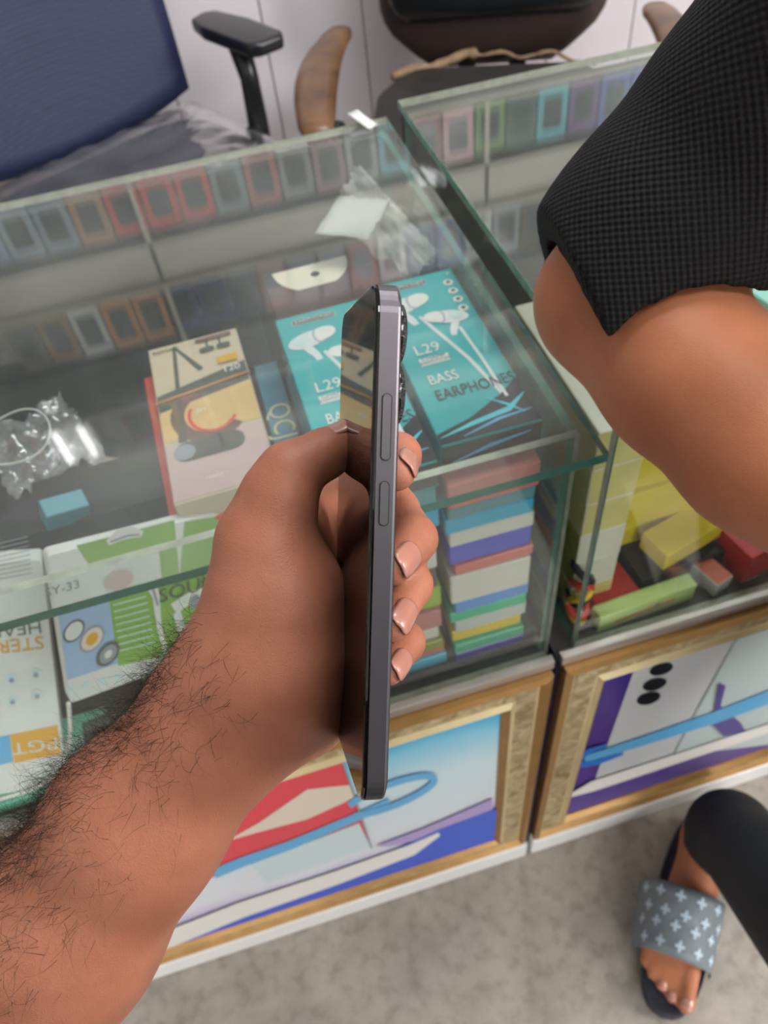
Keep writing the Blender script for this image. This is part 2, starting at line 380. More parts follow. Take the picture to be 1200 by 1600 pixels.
def display_case(label, xl, xr, gl, gr, top, yb, poster, inner, edges):
    """xl..xr base, gl..gr glass walls, top = (x0, x1, y0, y1) of the sheet"""
    t = empty('display_case', ((xl + xr) / 2, .25, 0), 0, label, 'display case', 'glass display cases')
    inv = Matrix.Translation((-(xl + xr) / 2, -.25, 0))
    P = []
    P.append(MB().box(xl, xr, .004, yb, .0, .598).build('base_cabinet', M_navy, t, bevel=.002, seg=1))
    P.append(MB().box(xl, xr, .006, yb, .598, .605).build('deck', M_deck, t))
    P.append(MB().box(xl, xr, -.004, .0055, .607, .622).build('trim_rail', M_trim, t, bevel=.002))
    P.append(MB().box(xl, xr, -.014, .003, 0, .058).build('skirting', M_skirt, t, bevel=.004))
    P.append(sheet('top_glass', *top, .912, .920, t, 'z', M_topglass, edges, M_edge_w))
    P.append(sheet('front_glass', gl, gr, .012, .018, .6055, .9115, t, 'y', M_sideglass, M_edge_w))
    P.append(sheet('side_glass', gr - .006, gr, .0182, yb - .015, .6055, .9115, t, 'x', M_sideglass, M_edge_d))
    P.append(sheet('side_glass', gl, gl + .006, .0182, yb - .015, .6055, .9115, t, 'x', M_sideglass, M_edge_d))
    P.append(MB().box(gl, gr, yb - .014, yb - .004, .6055, .9115).build('back_board', M_back, t))
    fr = gold_frame(t, xl + .003, xr - .003, .06, .606, .05, .003); P.append(fr)
    pic = MB().box(xl + .045, xr - .045, -.003, -.0015, .10, .565).build('poster', poster, t); P.append(pic)
    for o in P: o.matrix_parent_inverse = inv
    return t, pic
def ramp_mat(name, stops, z0, z1, rough=.3):
    m = bpy.data.materials.new(name); m.use_nodes = True; nt = m.node_tree; b = nt.nodes['Principled BSDF']; N = nt.nodes.new; L = nt.links.new
    tc = N('ShaderNodeTexCoord'); sp = N('ShaderNodeSeparateXYZ'); L(tc.outputs['Object'], sp.inputs[0])
    no = N('ShaderNodeTexNoise'); no.inputs['Scale'].default_value = 11; L(tc.outputs['Object'], no.inputs['Vector'])
    ma = N('ShaderNodeMath'); ma.operation = 'MULTIPLY_ADD'; ma.inputs[1].default_value = .09; L(no.outputs['Fac'], ma.inputs[0]); L(sp.outputs['Z'], ma.inputs[2])
    mr = N('ShaderNodeMapRange'); mr.inputs[1].default_value = z0 + .045; mr.inputs[2].default_value = z1 + .045; L(ma.outputs[0], mr.inputs[0])
    r = N('ShaderNodeValToRGB'); e = r.color_ramp.elements
    while len(e) < len(stops): e.new(.5)
    for i, (p, c) in enumerate(stops): e[i].position = p; e[i].color = srgb(*c)
    L(mr.outputs[0], r.inputs[0]); L(r.outputs[0], b.inputs['Base Color']); b.inputs['Roughness'].default_value = rough; return m
M_sky = ramp_mat('poster_blue_wash', [(0, (40, 90, 215)), (.10, (70, 130, 225)), (.17, (196, 180, 222)), (.3, (226, 228, 238)), (.72, (205, 228, 236)), (.9, (120, 200, 230)), (1, (40, 165, 215))], .10, .56)
M_purple = ramp_mat('poster_purple', [(0, (84, 70, 150)), (.5, (84, 50, 140)), (1, (58, 40, 135))], .10, .56)
case_l, poster_l = display_case('glass-topped display case with the two teal earphone boxes under its lid', -1.2, .007, -1.19, .006,
                                (-1.205, .012, -.016, .504), .5, M_sky, M_deck, M_edge_d)
case_r, poster_r = display_case('glass display case beside the black-sleeved person, holding yellow and red boxes', .014, 1.05, .034, 1.04,
                                (.034, 1.055, -.016, .535), .53, M_purple, M_deck, M_edge)
# printed artwork of the two posters
c_red = mat('print_red', (226, 62, 78), .3); c_pale = mat('print_pale', (228, 214, 196), .3); c_ice = mat('print_ice', (206, 226, 230), .3)
c_sky = mat('print_sky_blue', (96, 176, 226), .3); c_blue = mat('print_royal_blue', (48, 92, 214), .3); c_wht = mat('print_white', (238, 236, 232), .3)
c_lil = mat('print_lilac', (178, 160, 214), .3); c_blk = mat('print_black', (22, 24, 34), .3); c_gry = mat('print_grey', (150, 156, 166), .35)
c_silver = mat('print_silver', (205, 208, 210), .3, noise_amt=.12, noise_scale=6); c_vio = mat('print_violet', (88, 74, 150), .3); c_bright = mat('print_bright_blue', (40, 120, 220), .3)
def poster_print(pic, zoom, items, yy):
    ox, oy, s = zoom; T = Matrix.Translation((0, yy, 0)) @ Matrix.Rotation(math.pi / 2, 4, 'X'); out = []
    for nm, pts, m in items:
        q = [ony(ox + a / s, oy + b / s, yy) for a, b in pts]; out.append((nm, [(p.x, p.z) for p in q], m))
    for i, (nm, q, m) in enumerate(out):
        d = decals(nm, [(q, m)], Matrix.Translation((0, -.0003 * i, 0)) @ T, pic)
poster_print(poster_l, (200, 1040, 1.714), [
    ('printed_panel', [(380, 290), (525, 200), (560, 225), (650, 485), (370, 580), (330, 530), (100, 610), (200, 300)], c_red),
    ('printed_swoosh', [(260, 470), (350, 420), (480, 330), (595, 318), (608, 352), (480, 410), (330, 450)], c_pale),
    ('printed_panel', [(330, 530), (618, 420), (650, 485), (370, 580)], c_ice),
    ('printed_ribbon', strip([(230, 555), (310, 522), (430, 480), (620, 400), (700, 362)], [26, 26, 24, 22, 20]), c_sky),
    ('printed_line', strip([(545, 165), (600, 330), (652, 487)], 5), c_gry),
    ('printed_ring', strip([(700 + 128 * math.cos(a) * .93 + 40 * math.sin(a) * .3, 345 - 128 * math.cos(a) * .36 + 26 * math.sin(a)) for a in np.linspace(-2.6, 2.6, 40)], 17), c_sky),
    ('printed_band', [(660, 480), (790, 432), (975, 352), (975, 385), (820, 452), (700, 480)], c_lil),
    ('printed_band', [(830, 435), (985, 378), (985, 470), (150, 745), (120, 715), (480, 600)], c_blue),
    ('printed_stylus', strip([(90, 735), (300, 650), (560, 562), (760, 488), (832, 446)], [46, 42, 36, 30, 10]), c_wht)], -.0036)
poster_print(poster_r, (820, 492, 1.905), [
    ('printed_phone', [(330, 1042), (645, 930), (900, 840), (900, 1200), (440, 1312), (205, 1392)], c_silver),
    ('printed_phone', [(650, 928), (960, 820), (960, 1250), (440, 1312)], mat('print_pearl', (190, 205, 205), .3)),
    ('printed_line', strip([(648, 930), (540, 1120), (440, 1312)], 4), c_gry),
    ('printed_lens', ngon(405, 1052, 36, 17, 20, rot=-.3), c_blk), ('printed_lens', ngon(385, 1097, 36, 17, 20, rot=-.3), c_blk), ('printed_lens', ngon(367, 1138, 36, 17, 20, rot=-.3), c_blk),
    ('printed_wing', [(575, 1090), (595, 1100), (580, 1160), (640, 1210), (655, 1235), (590, 1250), (555, 1215)], c_vio),
    ('printed_ribbon', strip([(175, 1318), (330, 1270), (560, 1195), (800, 1105)], [20, 26, 34, 40]), c_sky),
    ('printed_ring', strip([(240, 1276), (190, 1292), (158, 1318), (166, 1334), (215, 1326), (290, 1300)], [8, 14, 18, 18, 14, 8]), c_bright),
    ('printed_stylus', strip([(135, 1424), (200, 1397), (420, 1325), (724, 1225), (900, 1165)], [10, 30, 28, 26, 26]), c_wht)], -.0036)

# ================================================================== goods in the left case
c_teal = mat('teal_card', (40, 182, 188), .22, clear=.3, noise_amt=.08, noise_scale=20)
c_teal_d = mat('teal_card_dark', (28, 120, 130), .3)
c_pearl = mat('print_pearl_white', (226, 232, 234), .25)
c_lav = mat('print_lavender', (176, 178, 206), .3)
c_pill = mat('print_dark_teal', (34, 78, 84), .3)
c_wave = mat('print_wave_black', (26, 34, 44), .2, clear=.4)
c_cyan = mat('print_cyan_streak', (90, 214, 230), .25)
c_cream = mat('cream_card', (232, 224, 200), .5)
def earphone_print(parent, T, cx, cy, s, a, mirror=1):
    """flat printed earbud: body, soft tip, ring line, stem"""
    ca, sa = math.cos(a), math.sin(a)
    def R(p): x, y = p[0] * mirror * s, p[1] * s; return (cx + x * ca - y * sa, cy + x * sa + y * ca)
    it = [([R(p) for p in strip([(-.35, -.2), (-.1, -1.1), (-.05, -1.5)], [.42, .36, .26])], c_pearl),
          ([R(p) for p in ngon(0, 0, 1.0, .52, 26, rot=.12)], c_pearl), ([R(p) for p in ngon(.62, .1, .62, .44, 22, rot=.12)], c_wht),
          ([R(p) for p in strip([(.38, .52), (.22, .2), (.22, -.2), (.36, -.46)], .1)], c_lav),
          ([R(p) for p in ngon(-.45, .0, .3, .26, 16)], c_ice)]
    return decals('printed_earphone', it, T, parent, off=.0005)
def l29_box(label, x0, x1, y0, y1, z0, rz):
    w, d, h = x1 - x0, y1 - y0, .028
    b = carton('earphone_box', label, 'box', ((x0 + x1) / 2, (y0 + y1) / 2, z0), (w, d, h), rz, c_teal, 'teal earphone boxes')
    T = face_top(h); k = w / .077; e = .0005
    decals('printed_cable', [(strip([(-.008, .045), (.012, -.02), (.022, -.07)], .0032), c_pearl), (strip([(.018, .02), (.021, -.02), (.0235, -.07)], .0026), c_pearl)], T, b, .0004)
    wave = [(-w / 2, -d / 2), (w / 2, -d / 2), (w / 2, -.052), (.02, -.066), (-.01, -.082), (-w / 2, -.09)]
    decals('printed_wave', [(wave, c_wave), (strip([(-.036, -.094), (-.01, -.088), (.02, -.083), (.037, -.07)], [.0005, .004, .005, .001]), c_cyan),
                            (strip([(-.02, -.098), (.01, -.09), (.036, -.088)], [.0005, .003, .0008]), c_sky), (strip([(.008, -.066), (.02, -.078), (.03, -.09)], [.0005, .0025, .0005]), c_cyan)], T, b, .0004)
    earphone_print(b, T, -.016, .064, .019, .12); earphone_print(b, T, .014, .036, .0165, -.18, -1)
    decals('printed_pill', [(rrect(-.026, .012, .086, .0935, .0035), c_wht), (rrect(-.0254, .0114, .0866, .0929, .003), c_pill)], T, b, .0005)
    text('lettering', 'EARPHONES', .0062, (-.007, .0897), T, c_wht, b, sx=.95)
    decals('printed_icon', [(ngon(.029, y, .0042, .0042, 18), c_wht) for y in (.081, .068, .055, .042)] + [(rrect(.0272, .0308, y - .0018, y + .0018, .0008), c_pill) for y in (.081, .068, .055, .042)], T, b, .0005)
    text('lettering', 'L29', .017, (-.026, .003), T, c_wht, b, sx=.85, align='LEFT')
    decals('printed_label', [([(-.0255, -.0065), (-.0015, -.0065), (-.0015, -.0155), (-.0255, -.0155)], c_wht)], T, b, .0004)
    text('lettering', 'CHAMP', .0058, (-.0135, -.0085), T, c_teal_d, b); text('lettering', 'EARPHONES', .0044, (-.0135, -.0128), T, c_teal_d, b)
    text('lettering', 'BASS', .0155, (-.026, -.034), T, c_wht, b, sx=.72, align='LEFT', outline=.0)
    text('lettering', 'EARPHONES', .0165, (-.026, -.052), T, c_wave, b, sx=.68, align='LEFT')
    decals('printed_seal', [(ngon(.03, -.014, .0062, .0052, 20), c_teal_d), (ngon(.03, -.014, .0055, .0045, 20), c_teal)], T, b, .0004)
    text('lettering', 'magic', .0035, (.03, -.014), T, c_teal_d, b); text('lettering', 'F', .006, (.033, .093), T, c_wht, b, sx=1.4)
    TF = face_front(d); decals('printed_band', [([(-w / 2, .002), (w / 2, .002), (w / 2, h - .002), (-w / 2, h - .002)], c_wave), (strip([(-.03, .008), (.0, .016), (.03, .02)], [.001, .004, .001]), c_sky)], TF, b, .0003)
    return b
TOPZ = .8655
l29_box('teal L29 earphone box on the right, lying against the side glass', -.0785, -.0025, .052, .254, TOPZ, 0)
l29_box('teal L29 earphone box on the left, partly hidden by the phone', -.163, -.086, .040, .242, TOPZ, .01)

def stack(x0, x1, y0, layers, zbot, ztop, where, dmul=.19):
    tot = sum(h for *_, h in layers); z = zbot; n = len(layers)
    for i, (nm, c, h) in enumerate(reversed(layers)):
        hh = (ztop - zbot) * h / tot; w = (x1 - x0) * random.uniform(.93, .99); dx = random.uniform(-.002, .002)
        k = n - i; order = 'topmost' if k == 1 else ('lowest' if k == n else ['', '', 'second', 'third', 'fourth', 'fifth', 'sixth', 'seventh', 'eighth', 'ninth', 'tenth', 'eleventh', 'twelfth'][k] + ' from the top')
        m = mat('card_' + nm.replace(' ', '_'), c, .3, clear=.25, noise_amt=.06)
        dep = dmul + random.uniform(-.01, .006)
        b = carton('accessory_box', f'flat {nm} box, {order} in the {where}', 'box', ((x0 + x1) / 2 + dx, y0 + dep / 2 + random.uniform(0, .006), z), (w, dep, hh - .0004), random.uniform(-.025, .025), m, 'boxes in the ' + where, bevel=.0012)
        z += hh
stack(-.080, -.006, .034, [('metallic pink', (216, 122, 116), 1.7), ('grey teal', (92, 150, 160), .9), ('bright cyan', (40, 176, 214), 1.1), ('off-white', (222, 220, 208), 1.1),
      ('blue violet', (84, 86, 206), 1.5), ('salmon', (222, 118, 110), .8), ('white creased', (226, 222, 212), 2.6), ('cornflower blue', (84, 150, 226), 1.1), ('emerald green', (16, 190, 140), 1.0),
      ('pale grey', (212, 212, 206), 1.4), ('yellow', (240, 204, 50), 1.1), ('deep green', (20, 178, 132), 1.0), ('indigo', (78, 70, 180), .9)], .6052, TOPZ - .0002, 'stack by the case corner')
stack(-.168, -.088, .034, [('teal', (38, 150, 160), .9), ('sky cyan', (34, 176, 216), 1.3), ('red', (232, 70, 62), 1.2), ('white', (224, 222, 214), 1.4), ('dark maroon', (100, 62, 62), 1.6),
      ('lime green', (160, 190, 60), 1.5), ('dull pink', (196, 120, 116), 1.4), ('ivory', (222, 218, 206), 1.2), ('olive', (150, 150, 56), .8), ('orange red', (236, 104, 84), .9), ('turquoise', (40, 180, 214), .9)],
      .6052, TOPZ - .0002, 'stack behind the fingertips')
# lettered box poking out left of the stack, and the red one under it
c_slate = mat('slate_blue_card', (78, 128, 150), .35, noise_amt=.25, noise_scale=60); c_let = mat('print_mustard', (190, 186, 150), .4)
c_pinkred = mat('coral_red_card', (232, 84, 78), .35, noise_amt=.08)
c_shelf = mat('black_inner_shelf', (46, 48, 52), .35, noise_amt=.2)
sh = MB().box(-1.182, -.172, .14, .484, .742, .75).build('inner_shelf', c_shelf, None); tag(sh, 'black shelf board inside the left case carrying the neckband boxes', 'shelf')
mb = MB()
for xx in (-.62, -.1785):
    for yy in (.19, .46): mb = MB().box(xx - .006, xx + .006, yy - .006, yy + .006, .6052, .742); o = mb.build('shelf_bracket', c_shelf, sh)
o = MB().box(-1.17, -1.158, .16, .46, .6052, .742).build('shelf_bracket', c_shelf, sh)
b = carton('accessory_box', 'slate blue box with big pale letters beside the teal boxes', 'box', (-.1815, .142, .80), (.021, .19, .056), .0, c_slate)
text('lettering', 'QCJUC', .026, (0, .0), face_top(.056), c_let, b, rot=-math.pi / 2, sx=.95)
b = carton('accessory_box', 'coral red box under the slate lettered box', 'box', (-.1815, .145, .7504), (.021, .192, .049), .0, c_pinkred)
# neckband boxes
c_neck = mat('neckband_card', (214, 196, 172), .35, clear=.3, noise_amt=.1, noise_scale=14); c_neck2 = mat('neckband_print_brown', (122, 92, 84), .4)
c_neckp = mat('neckband_print_mauve', (206, 178, 176), .4); c_tan = mat('neckband_print_tan', (226, 190, 130), .4); c_gold = mat('print_gold', (222, 170, 40), .4); c_dgr = mat('print_dark_grey', (86, 88, 84), .4)
nx, ny, na = -.2385, .207, .02
for i, (lab, m, dx, h) in enumerate((('coral red box at the bottom of the neckband stack', c_pinkred, -.008, .03), ('pale pink box in the middle of the neckband stack', mat('pale_pink_card', (226, 190, 186), .4), -.002, .028), ('coral red box just under the top neckband box', c_pinkred, -.011, .016))):
    z = (.7504, .7806, .8088)[i]; carton('accessory_box', lab, 'box', (nx + dx, ny - .004, z), (.084, .196, h), na + .02 * (i - 1), m)
b = carton('neckband_box', 'beige neckband earphone box on top of the coral red boxes', 'box', (nx, ny, .825), (.084, .2, .024), na, c_neck); T = face_top(.024)
decals('printed_block', [([(-.041, .03), (.041, .05), (.041, .022), (-.041, .008)], c_dgr), ([(-.041, .008), (.041, .022), (.041, -.03), (-.041, -.03)], c_tan), ([(-.041, -.034), (.041, -.034), (.041, -.098), (-.041, -.098)], c_neckp)], T, b, .0003)
decals('printed_neckband', [(strip([(.0 + .027 * math.cos(a), -.006 + .03 * math.sin(a)) for a in np.linspace(1.9, 5.6, 20)], .012), c_neck2), (strip([(.003 + .02 * math.cos(a), -.008 + .022 * math.sin(a)) for a in np.linspace(2.6, 5.8, 18)], .003), c_pinkred),
    (strip([(-.018, .094), (-.022, .03), (-.026, -.035)], [.003, .004, .007]), c_dgr), (strip([(-.018, .094), (.002, .052)], [.002, .005]), c_dgr), (rrect(-.034, .024, -.058, -.036, .01), c_dgr), (ngon(-.026, -.047, .009, .009, 18), c_gry),
    (strip([(.012, .09), (.012, .08)], .002), c_dgr), (strip([(.024, .09), (.024, .08)], .002), c_dgr), (rrect(.004, .018, .074, .081, .003), c_dgr), (rrect(.02, .033, .074, .081, .003), c_dgr), (rrect(.002, .036, .09, .095, .002), c_neck2), (rrect(.018, .036, .052, .062, .001), c_gold)], T, b, .0005)
text('lettering', 'REMAX', .0075, (-.026, .091), T, c_dgr, b); text('lettering', 'HI-FI', .0075, (.027, .057), T, c_dgr, b); text('lettering', '120', .011, (.028, .043), T, c_wht, b); text('lettering', '/ PACK /', .005, (-.005, -.082), T, c_wht, b); text('lettering', 'Jet', .008, (-.006, -.001), T, c_wht, b, shear=.2)
MB().tube([(-.043, .02, .0256), (-.02, .0225, .0258), (.02, .028, .0258), (.043, .031, .0256)], .0009, 6).build('rubber_band', mat('rubber_band', (232, 160, 90), .4), b, smooth=True)

# hang tab card with a hole
tabc = onz(483, 415, .868); mb = MB(); R_ = .037; rim = ngon(0, 0, R_, R_ * 1.05, 28, math.pi, 2 * math.pi); hole = ngon(.006, -.014, .0042, .0042, 28, math.pi * .5, math.pi * 2.5)[:28]
me = bpy.data.meshes.new('hang_tab'); bm = bmesh.new()
ov = [bm.verts.new((x, y, 0)) for x, y in rim]; hv = [bm.verts.new((x, y, 0)) for x, y in ngon(.002, -.016, .0044, .0044, 20)]
ed = [bm.edges.new((ov[i], ov[(i + 1) % len(ov)])) for i in range(len(ov))] + [bm.edges.new((hv[i], hv[(i + 1) % 20])) for i in range(20)]
bmesh.ops.triangle_fill(bm, edges=ed, use_beauty=True); g = bmesh.ops.extrude_face_region(bm, geom=bm.faces[:])
for v in g['geom']:
    if isinstance(v, bmesh.types.BMVert): v.co.z += .0009
bmesh.ops.recalc_face_normals(bm, faces=bm.faces); bm.to_mesh(me); bm.free()
o = link_mesh('hang_tab', me, c_cream); o.location = tabc; o.rotation_euler = (.05, 0, .02)
tag(o, 'cream half-round card tab with a punched hole behind the teal boxes', 'card')
b = carton('accessory_box', 'dark maroon box standing behind the teal boxes', 'box', (-.098, .30, .6052), (.125, .06, .262), .02, mat('card_dark_maroon2', (78, 40, 44), .4, noise_amt=.3, noise_scale=25))
# loose papers and film
def crumple(name, w, d, n, amp, seed, m, loc, rot, label, cat, fold=0.):
    mb = MB(); vs = []
    for j in range(n + 1):
        for i in range(n + 1):
            x, y = (i / n - .5) * w, (j / n - .5) * d
            q = noise.noise(Vector((x * 45 + seed, y * 45, seed))) + .6 * abs(noise.noise(Vector((x * 90, y * 90 + seed, 2 * seed)))); rr = 1 + .12 * noise.noise(Vector((i * .7, j * .7, seed)))
            vs.append((x * rr, y * rr, amp * q + fold * abs(x)))
    fs = [(j * (n + 1) + i, j * (n + 1) + i + 1, (j + 1) * (n + 1) + i + 1, (j + 1) * (n + 1) + i) for j in range(n) for i in range(n)]
    o = mb.add(vs, fs).build(name, m, None, smooth=True, fixn=False); so = o.modifiers.new('thickness', 'SOLIDIFY'); so.thickness = .0003
    o.location = loc; o.rotation_euler = rot; return tag(o, label, cat)
M_film = glass_mat('clear_film', (.97, .97, .97), .16, 2.6, .12, (225, 225, 228)); M_foil = glass_mat('milky_film', (.95, .95, .94), .42, 2.0, .15, (232, 232, 228))
M_paper = mat('white_paper', (190, 192, 194), .6, noise_amt=.06)
crumple('plastic_sheet', .05, .15, 26, .010, 3.1, M_foil, Vector((-.028, .40, .86)), (.25, -.75, .08), 'crumpled milky plastic film stuffed in the rear corner of the left case', 'plastic film')
crumple('paper_slip', .052, .075, 8, .0015, 8.0, M_paper, onz(551, 332, .9) + Vector((0, 0, -.004)), (-.05, .04, -.55), 'square white paper slip lying under the rear lid corner', 'paper')
o = crumple('paper_scrap', .016, .03, 5, .001, 5.0, M_paper, Vector((-.014, .50, .9245)), (.3, .1, .6), 'torn white paper tip sticking up at the rear lid corner', 'paper')
crumple('plastic_bag', .085, .095, 26, .022, 1.7, M_film, Vector((-.395, .245, .82)), (.1, .1, .4), 'clear crumpled plastic bag on the black shelf', 'plastic bag')
crumple('paper_scrap', .08, .035, 10, .003, 4.4, mat('brown_tissue', (150, 140, 134), .7), Vector((-.325, .205, .80)), (.02, .1, -.35), 'grey-brown paper flap beside the neckband boxes', 'paper')
ring = onz(12, 685, .875); mb = MB(); mb.tube([ring + Vector((.034 * math.cos(a), .03 * math.sin(a), .004 * math.sin(2 * a))) for a in np.linspace(0, 2 * math.pi, 40)], .0009, 6, cap=False)
tag(mb.build('wire_loop', mat('clear_plastic_wire', (206, 206, 200), .15), None, smooth=True), 'thin clear plastic loop at the left picture edge', 'wire loop')
b = carton('black_case_box', 'wide black box on the inner shelf in front of the plastic bag', 'box', (-.358, .173, .7504), (.135, .06, .072), .03, mat('black_card', (44, 47, 54), .4, noise_amt=.3, noise_scale=18))
b = carton('accessory_box', 'small teal carton beside the white headset pack', 'box', (-.375, .108, .84), (.034, .018, .02), .35, mat('small_teal_card', (60, 140, 156), .4), tilt=(.25, .3, .35)); b.location = (-.372, .150, .8235)

# ------------------------------------------------------------------ packs leaning on the front glass
PN = Vector((math.sin(.4), -math.cos(.4), .2)).normalized(); P0 = Vector((-.36, .044, .75))
def pk(u, v): return onplane(u, v, P0, PN)
def lean_pack(name, label, cat, tl, bl, tr, thick, m, ext_w=None, ext_h=None, group=None, right=None):
    """thin pack whose front face has these photo corners on the leaning plane; returns object and 2D frame"""
    A, B, C_ = pk(*bl), pk(*tl), pk(*tr)
    if right: e_ = (C_ - B).normalized(); B, A = pk(*right[0]) - e_ * ext_w, pk(*right[1]) - e_ * ext_w; C_ = B + e_ * ext_w
    ey = (B - A).normalized(); ex = (C_ - B); ex = (ex - ey * ex.dot(ey)).normalized(); ez = ex.cross(ey)
    w = ext_w or (C_ - B).length; h = ext_h or (B - A).dot(ey)
    M = Matrix(((ex.x, ey.x, ez.x, A.x), (ex.y, ey.y, ez.y, A.y), (ex.z, ey.z, ez.z, A.z), (0, 0, 0, 1)))
    mb = MB(); mb.prism(rrect(0, w, 0, h, .004), -thick, 0); o = mb.build(name, m, None, bevel=.0006, seg=1); o.matrix_world = M
    tag(o, label, cat, group); Mi = M.inverted()
    def loc(u, v): p = Mi @ pk(u, v); return (p.x, p.y)
    return o, loc, w, h
c_packw = mat('pack_white', (226, 228, 224), .3, clear=.25, noise_amt=.05); c_green = mat('print_leaf_green', (134, 180, 78), .35); c_pblue = mat('print_pale_blue', (158, 186, 222), .35)
c_tx = mat('print_text_grey', (96, 100, 100), .4); c_yel = mat('print_amber', (228, 168, 40), .4)
I4 = Matrix.Identity(4)
o, loc, w, h = lean_pack('earphone_pack', 'green and white earphone pack with Excellent SOUND print behind the front glass', 'pack', (73, 868), (110, 1100), (318, 802), .012, c_packw, ext_w=.14)
q = lambda *ps: [loc(*p) for p in ps]
decals('printed_panel', [(q((119, 852), (272, 812), (292, 1018), (184, 1040), (169, 930)), c_green), (q((288, 815), (440, 790), (440, 985), (270, 1022)), c_green)], I4, o, .0003)
decals('printed_panel', [(q((80, 905), (248, 862), (252, 902), (86, 950)), c_packw), (q((90, 949), (169, 931), (184, 1036), (105, 1062)), c_pblue)], I4, o, .0005)
cx, cy = loc(115, 985); it = []
for (uu, vv, r, m1) in ((115, 985, .0105, c_tx), (115, 985, .0085, c_packw), (143, 997, .0125, c_gry), (143, 997, .0105, c_pale), (143, 997, .006, c_yel), (168, 1020, .012, c_tx), (168, 1020, .009, c_gry), (168, 1020, .004, c_packw)):
    a_, b_ = loc(uu, vv); it.append((ngon(a_, b_, r * .72, r, 22, rot=-.5), m1))
decals('printed_driver', it, I4, o, .0007)
decals('printed_line', [(strip(q((176 + .15 * k * 9, 945 + k * 10), (228 + .2 * k * 9, 931 + k * 10)), .0012), c_ice) for k in range(8)], I4, o, .0007)
decals('printed_earphone', [(strip(q((195, 895), (232, 905), (243, 930), (248, 980), (262, 1028)), [.012, .010, .006, .004, .003]), c_packw), (strip(q((236, 912), (246, 945)), .002), c_gry),
    (strip(q((270, 950), (300, 930), (345, 925)), [.012, .012, .016]), c_packw), (strip(q((275, 955), (283, 985), (287, 1006)), [.007, .006, .005]), c_packw), (ngon(*loc(185, 905), .011, .009, 18), c_neckp), (ngon(*loc(303, 938), .005, .007, 16), c_gry)], I4, o, .0009)
decals('printed_icon', [(ngon(*loc(112 + 24 * k, 1076 - 6 * k), .0035, .0035, 14), c_ice) for k in range(4)], I4, o, .0005)
text('lettering', 'SY-33', .0105, loc(97, 918), I4, c_tx, o, off=.0016); text('lettering', 'Audio Quality', .0052, loc(122, 947), I4, c_tx, o, off=.0016)
text('lettering', 'Excellent', .0095, loc(302, 897), I4, c_tx, o, off=.0016, shear=.25); text('lettering', 'SOUND', .0185, loc(306, 914), I4, c_tx, o, off=.0016)
decals('hang_hole', [(strip(q((168, 848), (185, 836), (205, 831), (222, 834)), [.005, .010, .010, .005]), c_packw), (strip(q((172, 846), (200, 836), (218, 835)), .002), c_gry)], I4, o, .0006)
PN = Vector((math.sin(.12), -math.cos(.12), .40)).normalized(); P0 = Vector((-.43, .066, .72))
o, loc, w, h = lean_pack('headset_pack', 'white and amber stereo headset pack standing upside down at the left edge', 'pack', (-75, 860), (-15, 1215), (52, 829), .02, c_packw, ext_w=.12, right=((55, 829), (96, 1192)))
q = lambda *ps: [loc(*p) for p in ps]
text('lettering', 'HEADSET', .0165, loc(66, 978), I4, c_tx, o, rot=math.pi, sx=.95, align='LEFT'); text('lettering', 'STEREO', .018, loc(69, 1002), I4, c_yel, o, rot=math.pi, sx=.9, align='LEFT')
decals('printed_block', [(q((16, 1148), (90, 1133), (95, 1178), (22, 1192)), c_yel), (q((-10, 1152), (15, 1148), (20, 1190), (-5, 1196)), c_sky)], I4, o, .0004)
text('lettering', 'PGT', .018, loc(55, 1164), I4, c_packw, o, rot=math.pi, sx=1.15)
decals('printed_line', [(strip(q((-5 - k, 850 + k * 7), (44 + k * .8, 838 + k * 7)), .0008), c_gry) for k in range(9)], I4, o, .0004)
decals('printed_icon', [(ngon(*loc(u_, v_), .0042, .0048, 14), c_ice) for u_, v_ in ((18, 1060), (56, 1052), (20, 1095), (58, 1085), (-8, 1100))] + [(ngon(*loc(u_, v_), .002, .0024, 10), c_gry) for u_, v_ in ((18, 1062), (56, 1054), (20, 1096), (58, 1087))], I4, o, .0004)
# low things on the deck behind the front glass
o = carton('tray_box', 'mint green box lying on the case deck by the white cables', 'box', (-.50, .056, .6052), (.16, .068, .015), .0, [mat('mint_card', (140, 232, 206), .35)] )
decals('printed_band', [([(-.08, -.012), (.08, -.012), (.08, .01), (-.08, .01)], mat('print_mint_pale', (196, 232, 220), .4))], face_top(.015), o, .0003)
o = carton('accessory_box', 'small charcoal box under the green earphone pack', 'box', (-.425, .062, .63), (.05, .035, .04), .1, mat('charcoal_card', (74, 80, 80), .5)); o.location.z = .6296; o.location = (-.405, .05, .6052)
o = carton('accessory_box', 'lime green box under the green earphone pack', 'box', (-.325, .128, .6052), (.115, .04, .105), -.03, mat('lime_card', (146, 190, 86), .45))
o = carton('accessory_box', 'grey green box beneath the lime green one behind the wrist', 'box', (-.222, .17, .6052), (.07, .09, .12), .05, mat('grey_green_card', (140, 160, 120), .5))
M_cable = mat('white_cable', (232, 232, 222), .35)
